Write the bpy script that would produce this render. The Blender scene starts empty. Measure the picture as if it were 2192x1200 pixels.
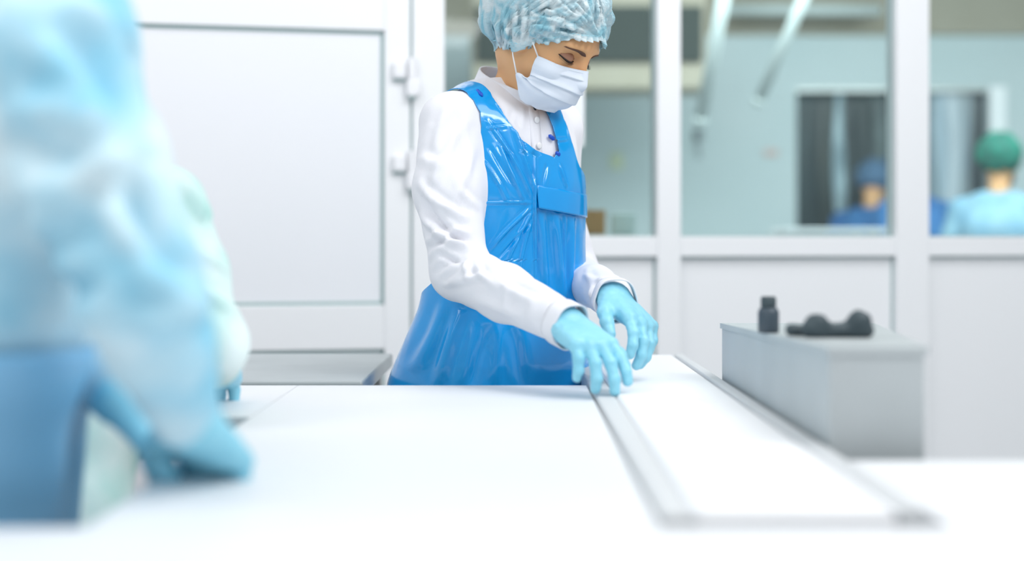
import bpy, bmesh, math, random
import numpy as np
from mathutils import Vector, noise as mnoise

# ------------------------------------------------------------------ camera, world, light, exposure
SC = bpy.context.scene
COL = SC.collection
FPX = 3044.0; CX = 1096.0; HY = 520.0; CAMZ = 1.12     # 50 mm lens on a 2192 px wide frame, horizon at y=520
FOCUS = 2.56

cam_d = bpy.data.cameras.new('camera'); cam = bpy.data.objects.new('camera', cam_d); COL.objects.link(cam)
cam.location = (0, 0, CAMZ); cam.rotation_euler = (math.pi / 2, 0, 0)
cam_d.sensor_width = 36; cam_d.lens = 36 * FPX / 2192.0
cam_d.shift_y = -(600 - HY) / 2192.0
cam_d.dof.use_dof = True; cam_d.dof.focus_distance = FOCUS; cam_d.dof.aperture_fstop = 1.35
cam_d.clip_start = 0.05; cam_d.clip_end = 60
SC.camera = cam

SC.view_settings.view_transform = 'Standard'; SC.view_settings.look = 'None'
SC.view_settings.gamma = 1.0; SC.view_settings.use_curve_mapping = False
SC.view_settings.exposure = 0.13

W = bpy.data.worlds.new('world'); SC.world = W; W.use_nodes = True
W.node_tree.nodes['Background'].inputs[0].default_value = (0.90, 0.95, 1.0, 1)
W.node_tree.nodes['Background'].inputs[1].default_value = 0.46

def area(name, loc, target, sx, sy, power, color=(1, 1, 1)):
    d = bpy.data.lights.new(name, 'AREA'); d.shape = 'RECTANGLE'; d.size = sx; d.size_y = sy
    d.energy = power; d.color = color
    o = bpy.data.objects.new(name, d); COL.objects.link(o); o.location = loc
    o.rotation_euler = (Vector(target) - Vector(loc)).to_track_quat('-Z', 'Y').to_euler()
    return o
area('ceiling_lamp_light', (0.9, 2.2, 2.8), (0.2, 2.6, 0.9), 1.6, 0.9, 15)
area('ceiling_lamp_light', (-1.6, 1.4, 2.75), (-0.9, 2.6, 1.0), 0.8, 1.6, 11)
area('wall_washer_light', (0.3, 2.9, 2.85), (0.3, 4.0, 1.0), 5.0, 0.35, 17)  # added fill that brightens the partition, not a fixture of the room
area('window_light', (2.0, 0.9, 3.1), (0.1, 2.7, 1.0), 0.8, 1.1, 30)  # added softbox giving the apron its white highlights, no window here
area('window_light', (-1.9, -0.9, 2.0), (-0.4, 3.4, 1.0), 1.8, 1.5, 9)  # added soft fill behind the camera at left, not a window
area('near_table_lamp_light', (0.0, 0.75, 2.2), (0.0, 1.0, 0.88), 2.4, 0.4, 10)  # added fill whitening the tabletop towards the camera, not a room lamp
area('back_room_lamp_light', (1.8, 6.0, 3.1), (1.8, 7.4, 0), 4.4, 2.0, 285, (0.97, 1.0, 1.0))

# ------------------------------------------------------------------ helpers
def P(px, py, Y):
    return np.array([(px - CX) / FPX * Y, Y, CAMZ + (HY - py) / FPX * Y])

def S(o, label=None, cat=None, group=None, kind=None):
    if label: o['label'] = label
    if cat: o['category'] = cat
    if group: o['group'] = group
    if kind: o['kind'] = kind
    return o

def empty(name, loc, label, cat, group=None):
    o = bpy.data.objects.new(name, None); COL.objects.link(o); o.location = loc
    o.empty_display_size = 0.1
    S(o, label, cat, group)
    return o

def newobj(name, me, mat=None, parent=None, smooth=True):
    o = bpy.data.objects.new(name, me); COL.objects.link(o)
    if mat: me.materials.append(mat)
    if smooth: me.shade_smooth()
    if parent is not None:
        o.parent = parent
        o.matrix_parent_inverse.identity()
        off = Vector((0, 0, 0)); p = parent
        while p is not None:
            off += Vector(p.location); p = p.parent
        o.location = -off
    return o

def mesh_np(name, V, F, mat=None, parent=None, smooth=True):
    me = bpy.data.meshes.new(name)
    V = np.asarray(V, dtype=np.float32); 
    if isinstance(F, np.ndarray) and F.ndim == 2:
        n = F.shape[1]
        me.vertices.add(len(V)); me.vertices.foreach_set('co', V.ravel())
        me.loops.add(F.size); me.loops.foreach_set('vertex_index', F.astype(np.int32).ravel())
        me.polygons.add(len(F)); me.polygons.foreach_set('loop_start', np.arange(0, F.size, n, dtype=np.int32))
        me.update(calc_edges=True); me.validate()
    else:
        me.from_pydata([tuple(map(float, v)) for v in V], [], [tuple(int(i) for i in f) for f in F]); me.update()
    return newobj(name, me, mat, parent, smooth)

def nodes(mat): return mat.node_tree.nodes, mat.node_tree.links
def lin(c):
    if isinstance(c, str):
        c = c.lstrip('#'); c = [int(c[i:i + 2], 16) / 255 for i in (0, 2, 4)]
    return tuple((x / 12.92 if x <= 0.04045 else ((x + 0.055) / 1.055) ** 2.4) for x in c)
def pbr(name, c, rough=0.5, metal=0.0, c2=None, nscale=8.0, stretch=(1, 1, 1), bump=0.0, bscale=200.0, spec=0.5, coat=0.0, sss=0.0, sheen=0.0):
    m = bpy.data.materials.new(name); m.use_nodes = True; n, l = nodes(m); b = n['Principled BSDF']
    c = lin(c); b.inputs['Base Color'].default_value = (*c, 1)
    b.inputs['Roughness'].default_value = rough; b.inputs['Metallic'].default_value = metal
    b.inputs['Specular IOR Level'].default_value = spec; b.inputs['Coat Weight'].default_value = coat
    b.inputs['Sheen Weight'].default_value = sheen
    if sss: 
        b.inputs['Subsurface Weight'].default_value = sss; b.inputs['Subsurface Radius'].default_value = (0.6, 0.25, 0.15); b.inputs['Subsurface Scale'].default_value = 0.02
    tc = n.new('ShaderNodeTexCoord')
    if c2 is not None:
        c2 = lin(c2); mp = n.new('ShaderNodeMapping'); mp.inputs['Scale'].default_value = stretch
        nz = n.new('ShaderNodeTexNoise'); nz.inputs['Scale'].default_value = nscale; nz.inputs['Detail'].default_value = 4
        rp = n.new('ShaderNodeValToRGB'); rp.color_ramp.elements[0].position = 0.35; rp.color_ramp.elements[1].position = 0.65
        rp.color_ramp.elements[0].color = (*c, 1); rp.color_ramp.elements[1].color = (*c2, 1)
        l.new(tc.outputs['Object'], mp.inputs[0]); l.new(mp.outputs[0], nz.inputs[0]); l.new(nz.outputs[0], rp.inputs[0]); l.new(rp.outputs[0], b.inputs['Base Color'])
    if bump:
        nb = n.new('ShaderNodeTexNoise'); nb.inputs['Scale'].default_value = bscale; nb.inputs['Detail'].default_value = 3
        bp = n.new('ShaderNodeBump'); bp.inputs['Strength'].default_value = bump; bp.inputs['Distance'].default_value = 0.002
        l.new(tc.outputs['Object'], nb.inputs[0]); l.new(nb.outputs[0], bp.inputs['Height']); l.new(bp.outputs[0], b.inputs['Normal'])
    return m

M = {}
M['pvc'] = pbr('white_pvc', '#EDEFF2', 0.38, spec=0.4)
M['pvc_panel'] = pbr('white_panel', '#EBEDF2', 0.45, c2='#E8EBF0', nscale=1.2)
M['gasket'] = pbr('grey_green_gasket', '#9DB5B5', 0.6)
M['hinge'] = pbr('white_hinge', '#EDEEF2', 0.35)
M['white_top'] = pbr('white_plastic_board', '#E6E8EB', 0.5, c2='#E3E6E9', nscale=3)
M['steel'] = pbr('brushed_steel', '#B4B7B6', 0.38, 0.75, c2='#A8ABAA', nscale=6, stretch=(1, 12, 1))
M['steel_dull'] = pbr('dull_steel', '#BDC4C6', 0.5, 0.25, c2='#B3BABC', nscale=4)
M['rail'] = pbr('pale_grey_rail', '#D0D3D5', 0.55)
M['belt'] = pbr('white_belt', '#F1F2F4', 0.5)
M['black'] = pbr('black_plastic', '#3C4A55', 0.45)
M['black_cloth'] = pbr('black_rubber', '#3C4A50', 0.6, bump=0.3)
M['coat_w'] = pbr('white_cotton', '#E9E9EF', 0.85, bump=0.25, bscale=900, sheen=0.15, spec=0.2)
M['apron'] = pbr('blue_vinyl', '#0092DC', 0.15, c2='#009CE6', nscale=5, spec=0.6, coat=0.35)
M['apron_hem'] = pbr('dark_blue_vinyl', '#0A4FC0', 0.35)
M['skin'] = pbr('skin', '#DCAB7C', 0.5, c2='#D8A273', nscale=9, sss=0.25, bump=0.08, bscale=700)
M['lid'] = pbr('eyelid_skin', '#A8765F', 0.5, sss=0.15)
M['hair'] = pbr('dark_brown_hair', '#2E231F', 0.55, c2='#45362E', nscale=60, stretch=(1, 1, .2))
M['lash'] = pbr('dark_lashes', '#241A18', 0.6)
M['brow'] = pbr('brown_brow', '#5B4136', 0.8)
M['lips'] = pbr('lips', '#B9706A', 0.45)
M['mask'] = pbr('pale_mask_fabric', '#DEE6F2', 0.8, bump=0.15, bscale=1200, spec=0.2)
M['glove'] = pbr('pale_blue_latex', '#93D6EA', 0.42, c2='#86CCE2', nscale=20)
M['coat_c'] = pbr('pale_cyan_fabric', '#D6EBF2', 0.8, c2='#8CCBE3', nscale=7)
M['coat_m'] = pbr('mint_white_fabric', '#E6F3F2', 0.8, c2='#B4E0DA', nscale=9)
M['blue_apron'] = pbr('mid_blue_vinyl', '#86C2E8', 0.4)
M['trouser'] = pbr('white_trousers', '#E6E8EC', 0.8)
M['shoe'] = pbr('white_clog', '#E6E8EA', 0.5)
M['cord'] = pbr('white_cord', '#F4F4F6', 0.7)
M['button'] = pbr('pearl_button', '#E8E8EA', 0.25)
M['snap'] = pbr('dark_gap', '#333A44', 0.6)

def cap_material(name, c1, c2, trans):
    m = bpy.data.materials.new(name); m.use_nodes = True; n, l = nodes(m); b = n['Principled BSDF']
    tc = n.new('ShaderNodeTexCoord'); nz = n.new('ShaderNodeTexNoise'); nz.inputs['Scale'].default_value = 26; nz.inputs['Detail'].default_value = 5
    rp = n.new('ShaderNodeValToRGB'); rp.color_ramp.elements[0].position = 0.38; rp.color_ramp.elements[1].position = 0.62
    rp.color_ramp.elements[0].color = (*lin(c1), 1); rp.color_ramp.elements[1].color = (*lin(c2), 1)
    l.new(tc.outputs['Object'], nz.inputs[0]); l.new(nz.outputs[0], rp.inputs[0]); l.new(rp.outputs[0], b.inputs['Base Color'])
    b.inputs['Roughness'].default_value = 0.75; b.inputs['Specular IOR Level'].default_value = 0.3; nz.inputs['Distortion'].default_value = 1.2; nz.inputs['Scale'].default_value = 20
    mp = n.new('ShaderNodeMapping'); mp.inputs['Scale'].default_value = (1, 1, 3.2); mp.inputs['Rotation'].default_value = (0.3, 0.5, 0)
    nb = n.new('ShaderNodeTexNoise'); nb.inputs['Scale'].default_value = 90; nb.inputs['Detail'].default_value = 4; nb.inputs['Distortion'].default_value = 1.5
    bp = n.new('ShaderNodeBump'); bp.inputs['Strength'].default_value = 0.55; bp.inputs['Distance'].default_value = 0.004
    l.new(tc.outputs['Object'], mp.inputs[0]); l.new(mp.outputs[0], nb.inputs[0]); l.new(nb.outputs[0], bp.inputs['Height']); l.new(bp.outputs[0], b.inputs['Normal'])
    tr = n.new('ShaderNodeBsdfTransparent'); mx = n.new('ShaderNodeMixShader'); mx.inputs[0].default_value = trans
    l.new(b.outputs[0], mx.inputs[1]); l.new(tr.outputs[0], mx.inputs[2]); l.new(mx.outputs[0], n['Material Output'].inputs[0])
    return m
M['cap'] = cap_material('translucent_cyan_nonwoven', '#9DD4E4', '#E3F0F4', 0.27)
M['cap_elastic'] = pbr('cyan_elastic_hem', '#A4D8E6', 0.7)
M['cap_green'] = pbr('green_nonwoven', '#157A68', 0.8, c2='#24584F', nscale=14)
M['cap_blue'] = pbr('blue_nonwoven', '#4B6A88', 0.8)
M['coat_b'] = pbr('mid_blue_fabric', '#86A9BA', 0.85, c2='#6E97AE', nscale=9)
M['coat_d'] = pbr('deep_blue_fabric', '#3E78AE', 0.85, c2='#2A5A92', nscale=9)

# glass: thin green tinted pane
def glass_mat():
    m = bpy.data.materials.new('green_tinted_glass'); m.use_nodes = True; n, l = nodes(m)
    for x in list(n):
        if x.type == 'BSDF_PRINCIPLED': n.remove(x)
    tr = n.new('ShaderNodeBsdfTransparent'); tr.inputs[0].default_value = (0.88, 0.955, 0.955, 1)
    gl = n.new('ShaderNodeBsdfGlossy'); gl.inputs['Roughness'].default_value = 0.02
    fr = n.new('ShaderNodeFresnel'); fr.inputs[0].default_value = 1.5
    mx = n.new('ShaderNodeMixShader')
    l.new(fr.outputs[0], mx.inputs[0]); l.new(tr.outputs[0], mx.inputs[1]); l.new(gl.outputs[0], mx.inputs[2])
    l.new(mx.outputs[0], n['Material Output'].inputs[0]); return m
M['glass'] = glass_mat()

class MB:
    """collects boxes, prisms, lathes and tubes into one mesh"""
    def __init__(s): s.bm = bmesh.new()
    def box(s, c, d, bev=0.0, rotz=0.0, R=None):
        r = bmesh.ops.create_cube(s.bm, size=1.0); vs = r['verts']
        for v in vs: v.co = Vector((v.co.x * d[0], v.co.y * d[1], v.co.z * d[2]))
        if bev:
            es = list({e for v in vs for e in v.link_edges})
            rr = bmesh.ops.bevel(s.bm, geom=es, offset=bev, segments=3, profile=0.5, affect='EDGES')
            vs = list({v for f in rr['faces'] for v in f.verts} | {v for v in vs if v.is_valid})
        ca, sa = math.cos(rotz), math.sin(rotz)
        for v in vs:
            co = v.co
            if R is not None: co = R @ co
            v.co = Vector((c[0] + co.x * ca - co.y * sa, c[1] + co.x * sa + co.y * ca, c[2] + co.z))
        return s
    def hexa(s, pts):
        v = [s.bm.verts.new(p) for p in pts]   # 4 bottom then 4 top
        for f in ((3, 2, 1, 0), (4, 5, 6, 7), (0, 1, 5, 4), (1, 2, 6, 5), (2, 3, 7, 6), (3, 0, 4, 7)): s.bm.faces.new([v[i] for i in f])
        return s
    def poly(s, pts, z0, z1):
        a = [s.bm.verts.new((x, y, z0)) for x, y in pts]; b = [s.bm.verts.new((x, y, z1)) for x, y in pts]; n = len(pts)
        s.bm.faces.new(a[::-1]); s.bm.faces.new(b)
        for i in range(n): s.bm.faces.new((a[i], a[(i + 1) % n], b[(i + 1) % n], b[i]))
        return s
    def tube(s, pts, r, n=10, closed_caps=True):
        pts = [Vector(p) for p in pts]; rs = r if isinstance(r, (list, tuple)) else [r] * len(pts)
        rings = []; up = None
        for i, p in enumerate(pts):
            t = (pts[min(i + 1, len(pts) - 1)] - pts[max(i - 1, 0)]).normalized()
            if up is None: up = t.orthogonal().normalized()
            up = (up - t * up.dot(t)).normalized(); w = t.cross(up)
            rings.append([s.bm.verts.new(p + (up * math.cos(2 * math.pi * k / n) + w * math.sin(2 * math.pi * k / n)) * rs[i]) for k in range(n)])
        for a, b in zip(rings, rings[1:]):
            for k in range(n): s.bm.faces.new((a[k], a[(k + 1) % n], b[(k + 1) % n], b[k]))
        if closed_caps: s.bm.faces.new(rings[0][::-1]); s.bm.faces.new(rings[-1])
        return s
    def lathe(s, c, prof, n=24):
        rings = [[s.bm.verts.new((c[0] + r * math.cos(2 * math.pi * k / n), c[1] + r * math.sin(2 * math.pi * k / n), c[2] + z)) for k in range(n)] for r, z in prof]
        for a, b in zip(rings, rings[1:]):
            for k in range(n): s.bm.faces.new((a[k], a[(k + 1) % n], b[(k + 1) % n], b[k]))
        s.bm.faces.new(rings[0][::-1]); s.bm.faces.new(rings[-1]); return s
    def build(s, name, mat, parent=None, smooth=False):
        me = bpy.data.meshes.new(name); bmesh.ops.recalc_face_normals(s.bm, faces=s.bm.faces[:]); s.bm.to_mesh(me); s.bm.free()
        o = newobj(name, me, mat, parent, smooth)
        return o

# ---- signed distance modelling: smooth blended forms turned into one surface
def ell(c, r, R=None):
    c = np.array(c); r = np.array(r)
    def f(p):
        q = p - c
        if R is not None: q = q @ R
        k0 = np.linalg.norm(q / r, axis=-1); k1 = np.linalg.norm(q / (r * r), axis=-1)
        return k0 * (k0 - 1) / np.maximum(k1, 1e-9)
    return f
def cone(a, b, ra, rb):
    a = np.array(a, float); b = np.array(b, float); ba = b - a; L2 = max(ba @ ba, 1e-12)
    def f(p):
        t = np.clip(((p - a) @ ba) / L2, 0, 1)
        return np.linalg.norm(p - a - t[..., None] * ba, axis=-1) - (ra + (rb - ra) * t)
    return f
def smin(a, b, k):
    h = np.clip(0.5 + 0.5 * (b - a) / k, 0, 1)
    return b + (a - b) * h - k * h * (1 - h)
def union(fs, k):
    def f(p):
        d = fs[0](p)
        for g in fs[1:]: d = smin(d, g(p), k)
        return d
    return f

def sdf_mesh(f, lo, hi, h):
    lo = np.array(lo, float); n = np.ceil((np.array(hi) - lo) / h).astype(int) + 1
    xs = [lo[i] + h * np.arange(n[i]) for i in range(3)]
    vals = np.empty(tuple(n), np.float32)
    for i in range(n[0]):
        g = np.stack(np.meshgrid(xs[0][i:i + 1], xs[1], xs[2], indexing='ij'), -1)[0]
        vals[i] = f(g)
    s = vals < 0
    c8 = sum(s[a:n[0] - 1 + a, b:n[1] - 1 + b, c:n[2] - 1 + c].astype(np.int8) for a in (0, 1) for b in (0, 1) for c in (0, 1))
    act = (c8 > 0) & (c8 < 8); ic = np.argwhere(act)
    idx = -np.ones(act.shape, np.int64); idx[act] = np.arange(len(ic))
    acc = np.zeros((len(ic), 3)); cnt = np.zeros(len(ic))
    cor = [(a, b, c) for a in (0, 1) for b in (0, 1) for c in (0, 1)]
    for a in cor:
        for ax in range(3):
            if a[ax]: continue
            b = list(a); b[ax] = 1
            va = vals[ic[:, 0] + a[0], ic[:, 1] + a[1], ic[:, 2] + a[2]]; vb = vals[ic[:, 0] + b[0], ic[:, 1] + b[1], ic[:, 2] + b[2]]
            m = (va < 0) != (vb < 0); t = np.where(m, va / np.where(m, va - vb, 1), 0)
            p = ic + np.array(a); p = p.astype(float); p[:, ax] += t
            acc[m] += p[m]; cnt[m] += 1
    V = lo + h * acc / cnt[:, None]
    F = []
    for ax in range(3):
        o1, o2 = [(1, 2), (2, 0), (0, 1)][ax]
        sl0 = [slice(None)] * 3; sl1 = [slice(None)] * 3; sl0[ax] = slice(0, -1); sl1[ax] = slice(1, None)
        a = s[tuple(sl0)]; b = s[tuple(sl1)]
        e = np.argwhere(a != b); e = e[(e[:, o1] > 0) & (e[:, o2] > 0) & (e[:, o1] < n[o1] - 1) & (e[:, o2] < n[o2] - 1)]
        def cell(d1, d2):
            q = e.copy(); q[:, o1] += d1; q[:, o2] += d2; return idx[q[:, 0], q[:, 1], q[:, 2]]
        q = np.stack([cell(-1, -1), cell(0, -1), cell(0, 0), cell(-1, 0)], 1)
        ina = a[e[:, 0], e[:, 1], e[:, 2]]
        q[~ina] = q[~ina][:, ::-1]
        F.append(q)
    F = np.concatenate(F)
    for _ in range(2):
        g = sgrad(f, V, h * 0.4); d = f(V)
        V = V - g * np.clip(d, -h, h)[:, None] * 0.8
    return V, F
def sgrad(f, V, e=0.001):
    g = np.stack([f(V + np.eye(3)[i] * e) - f(V - np.eye(3)[i] * e) for i in range(3)], -1)
    return g / np.maximum(np.linalg.norm(g, axis=1, keepdims=True), 1e-9)
def vnormals(V, F):
    a = V[F[:, 0]]; b = V[F[:, 1]]; c = V[F[:, 2]]; d = V[F[:, 3 % F.shape[1]]]
    fn = np.cross(c - a, d - b); N = np.zeros_like(V)
    for i in range(F.shape[1]): np.add.at(N, F[:, i], fn)
    return N / np.maximum(np.linalg.norm(N, axis=1, keepdims=True), 1e-12)
def snap(f, p, off=0.0, it=8):
    p = np.array(p, float)
    for _ in range(it):
        g = sgrad(f, p); p = p - g * (f(p) - off)[:, None] * 0.9
    return p
def nz3(V, sc, seed=0.0):
    sc = np.array(sc, float) * np.ones(3)
    return np.array([mnoise.noise(Vector(((v[0]) * sc[0] + seed, (v[1]) * sc[1] - seed, (v[2]) * sc[2] + 2 * seed))) for v in V])
def ridge(x): return 1 - np.abs(x) * 2.2

def folds(V, N, strokes, Yref):
    """cloth folds: each stroke a curved ridge or valley, in the X-Z plane at depth Yref, on the side that faces -Y"""
    face = np.clip((-N[:, 1] + 0.15) / 0.5, 0, 1)
    X = V[:, 0]; Z = V[:, 2]; D = np.zeros(len(V))
    for st in strokes:
        x1, y1, x2, y2, w, hgt = st[:6]; bend = st[6] if len(st) > 6 else 0
        a = P(x1, y1, Yref)[[0, 2]]; b = P(x2, y2, Yref)[[0, 2]]; w = w / FPX * Yref
        d = b - a; L = np.hypot(*d); u = d / L; nrm = np.array([-u[1], u[0]])
        qx = X - a[0]; qz = Z - a[1]; t = (qx * u[0] + qz * u[1]) / L; dd = qx * nrm[0] + qz * nrm[1]
        dd = dd - bend / FPX * Yref * 4 * t * (1 - t) * (-1)
        tap = np.clip(1 - np.abs(2 * np.clip(t, -.5, 1.5) - 1) ** 2.5, 0, 1)
        s = dd / w
        prof = np.exp(-s * s) - 0.45 * np.exp(-((s - 1.7) / 0.9) ** 2) - 0.25 * np.exp(-((s + 1.7) / 0.9) ** 2)
        D += hgt * tap * prof
    return V + N * (D * face)[:, None]

def loft(rows, closed=False):
    rows = [np.asarray(r) for r in rows]; m = len(rows[0]); V = np.concatenate(rows); F = []
    for i in range(len(rows) - 1):
        for j in range(m if closed else m - 1):
            k = (j + 1) % m
            F.append((i * m + j, i * m + k, (i + 1) * m + k, (i + 1) * m + j))
    return V, np.array(F)
def solidify(o, t, offset=0.0):
    md = o.modifiers.new('thick', 'SOLIDIFY'); md.thickness = t; md.offset = offset; return o
def join(parts):
    V = []; F = []; n = 0
    for v, f in parts: V.append(v); F.append(f + n); n += len(v)
    return np.concatenate(V), np.concatenate(F)
def cr(pts, n):
    """smooth interpolation (Catmull-Rom) of control rows"""
    pts = np.asarray(pts, float); m = len(pts); out = []
    for u in np.linspace(0, m - 1, n):
        i = min(int(u), m - 2); t = u - i
        p0 = pts[max(i - 1, 0)]; p1 = pts[i]; p2 = pts[i + 1]; p3 = pts[min(i + 2, m - 1)]
        out.append(0.5 * ((2 * p1) + (-p0 + p2) * t + (2 * p0 - 5 * p1 + 4 * p2 - p3) * t * t + (-p0 + 3 * p1 - 3 * p2 + p3) * t ** 3))
    return np.array(out)

# ------------------------------------------------------------------ the setting
AL = math.atan(0.208); WD = 3.96               # partition runs across the room, turned 12 degrees
CA, SA = math.cos(AL), math.sin(AL)
def wpx(px):                                    # column of the photo -> distance along the partition
    u = (px - CX) / FPX; Y = WD / (1 - 0.208 * u); return u * Y / CA
def wz(px, py):
    u = (px - CX) / FPX; Y = WD / (1 - 0.208 * u); return CAMZ + (HY - py) / FPX * Y
def wp(s, n, z): return (s * CA - n * -SA * -1 if False else s * CA + n * SA, WD + s * SA - n * CA, z)   # n>0 towards the camera
def wbox(mb, s0, s1, z0, z1, n0, n1, bev=0.0):
    c = wp((s0 + s1) / 2, (n0 + n1) / 2, (z0 + z1) / 2)
    mb.box(c, (s1 - s0, abs(n1 - n0), z1 - z0), bev, AL)

TOPZ = 2.5
sH = wpx(877)            # hinge seam
sG = wpx(948)            # first pane edge
sA0, sA1 = wpx(1400), wpx(1450)
sB0, sB1 = wpx(1908), wpx(1978)
sEnd = wpx(2192) + 0.9
zSill = wz(1300, 506); zRail = wz(1300, 549)
DL = sH - 1.02           # left edge of the door leaf

floor = MB().box((0, 5.5, -0.05), (14, 15, 0.1)).build('floor', pbr('grey_tile_floor', '#C4C8C8', 0.4, c2='#B9BDBD', nscale=3)); S(floor, kind='structure')

fr = MB()
wbox(fr, sH + 0.004, sG, 0, TOPZ, -0.035, 0.035, 0.004)                 # hinge post
wbox(fr, sA0, sA1, 0, TOPZ, -0.035, 0.035, 0.004)
wbox(fr, sB0, sB1, 0, TOPZ, -0.035, 0.035, 0.004)
wbox(fr, sEnd - 0.06, sEnd, 0, TOPZ, -0.035, 0.035, 0.004)
for a, b in ((sG, sA0), (sA1, sB0), (sB1, sEnd - 0.06)):
    wbox(fr, a, b, zRail, zSill, -0.033, 0.033, 0.003)
    wbox(fr, a, b, TOPZ - 0.08, TOPZ, -0.033, 0.033, 0.003)
    wbox(fr, a, b, 0, 0.1, -0.033, 0.033, 0.003)
    wbox(fr, a, b, 0.1, zRail, -0.008, 0.008)
wbox(fr, DL - 0.08, DL - 0.004, 0, TOPZ, -0.035, 0.035, 0.004)
wbox(fr, DL - 0.004, sH + 0.004, 2.25, TOPZ, -0.033, 0.033, 0.003)
wbox(fr, DL - 2.2, DL - 0.08, 0, TOPZ, -0.03, 0.03)
wall = fr.build('wall_back', M['pvc']); S(wall, kind='structure')
gk = MB()
def groove(mb, a, b, z0, z1, n, w=0.006):        # gasket line round a panel or pane
    wbox(mb, a, b, z1 - w, z1, n, n + 0.003); wbox(mb, a, b, z0, z0 + w, n, n + 0.003)
    wbox(mb, a, a + w, z0, z1, n, n + 0.003); wbox(mb, b - w, b, z0, z1, n, n + 0.003)
for a, b in ((sG, sA0), (sA1, sB0), (sB1, sEnd - 0.06)):
    groove(gk, a, b, 0.1, zRail, 0.008, 0.005)
g = gk.build('gasket', M['gasket'], wall)

for i, (a, b) in enumerate(((sG, sA0), (sA1, sB0), (sB1, sEnd - 0.06))):
    m = MB(); wbox(m, a + 0.001, b - 0.001, zSill + 0.001, TOPZ - 0.081, -0.003, 0.003)
    w_ = m.build('window_%d' % (i + 1), M['glass']); S(w_, kind='structure')
    m = MB(); groove(m, a, b, zSill, TOPZ - 0.08, 0.004, 0.004); m.build('glazing_bead', M['gasket'], w_)

# door leaf: stiles and rails round a raised panel
d = MB()
pR = wpx(820); pL = DL + 0.115; pT = 1.695; pB = wz(700, 652)
wbox(d, pR, sH - 0.003, 0.01, 2.24, -0.03, 0.036, 0.004)
wbox(d, DL, pL, 0.01, 2.24, -0.03, 0.036, 0.004)
wbox(d, pL, pR, pT, pT + 0.20, -0.029, 0.035, 0.003)
wbox(d, pL, pR, 2.1, 2.24, -0.029, 0.035, 0.003)
wbox(d, pL, pR, pB - 0.12, pB, -0.029, 0.035, 0.003)
wbox(d, pL, pR, 0.01, 0.13, -0.029, 0.035, 0.003)
door = d.build('door_1', M['pvc']); S(door, kind='structure')
m = MB(); wbox(m, pL, pR, pB, pT, -0.01, 0.022)
m.build('upper_panel', M['pvc_panel'], door)
m = MB(); wbox(m, pL, pR, 0.13, pB - 0.12, -0.01, 0.022); m.build('lower_panel', M['pvc_panel'], door)
m = MB(); wbox(m, pL, pR, pT + 0.20, 2.1, -0.01, 0.01); m.build('top_panel', M['pvc_panel'], door)
m = MB(); groove(m, pL, pR, pB, pT, 0.0225, 0.009); groove(m, pL, pR, 0.13, pB - 0.12, 0.0225, 0.009); m.build('gasket', M['gasket'], door)
m = MB(); wbox(m, sH - 0.0035, sH + 0.0045, 0.01, 2.24, 0.0, 0.024); m.build('seam', M['gasket'], door)
for k, py in enumerate((172, 368, 1290)):
    zc = wz(878, py)
    m = MB()
    wbox(m, sH - 0.052, sH - 0.016, zc - 0.002, zc + 0.045, 0.036, 0.058, 0.008)
    m.tube([wp(sH, 0.05, zc - 0.048), wp(sH, 0.05, zc + 0.055)], 0.0125, 16)
    h = m.build('hinge', M['hinge'], door)
    m = MB(); wbox(m, sH - 0.016, sH + 0.022, zc - 0.048, zc - 0.002, 0.034, 0.062, 0.009); m.build('hinge_barrel', M['hinge'], h)
    m = MB(); wbox(m, sH - 0.05, sH - 0.018, zc - 0.006, zc - 0.002, 0.034, 0.05); m.tube([wp(sH, 0.05, zc - 0.056), wp(sH, 0.05, zc - 0.048)], 0.009, 12); m.build('hinge_pin', M['gasket'], h)

# side walls, kept out of frame, close the room
m = MB().box((-3.1, 1.6, 1.25), (0.1, 6.0, 2.5)); o = m.build('wall_left', M['pvc']); S(o, kind='structure')

# ------------------------------------------------------------------ the room behind the glass
BY = 9.0
def B(px, py, Y=BY): return P(px, py, Y)
M['back_wall'] = pbr('pale_teal_wall', '#C2CDD0', 0.7, c2='#B9C7CA', nscale=1.0)
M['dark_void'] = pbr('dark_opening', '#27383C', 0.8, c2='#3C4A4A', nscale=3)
M['beige'] = pbr('beige_paint', '#9A9383', 0.7, c2='#A39D8F', nscale=2)
dl = B(1705, 187)[0]; dr = B(2112, 187)[0]; dz = B(1705, 187)[2]
m = MB()
m.box(((-3 + dl) / 2, BY + 0.06, 1.6), (dl + 3, 0.12, 3.2)); m.box(((dr + 6) / 2, BY + 0.06, 1.6), (6 - dr, 0.12, 3.2)); m.box(((dl + dr) / 2, BY + 0.06, (dz + 3.2) / 2), (dr - dl, 0.12, 3.2 - dz))
o = m.build('wall_far', M['back_wall']); S(o, kind='structure')
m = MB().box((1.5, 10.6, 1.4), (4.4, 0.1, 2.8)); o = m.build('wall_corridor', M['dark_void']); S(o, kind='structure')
m = MB().box((1.8, 6.5, 3.25), (9.6, 5.3, 0.1)); o = m.build('ceiling', pbr('grey_ceiling', '#8F9A94', 0.8)); S(o, kind='structure')
zb = B(1400, 75)[2]
m = MB().box((1.4, BY - 0.02, (zb + 3.2) / 2), (9, 0.03, 3.2 - zb)); o = m.build('trim_1', M['beige']); S(o, kind='structure')
# pale door frame beside the opening
m = MB(); m.box((B(2128, 0)[0], BY - 0.03, dz / 2), (0.09, 0.06, dz)); m.box((B(2146, 0)[0], BY - 0.02, dz / 2), (0.022, 0.05, dz)); o = m.build('trim_2', M['pvc']); S(o, kind='structure')

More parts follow.
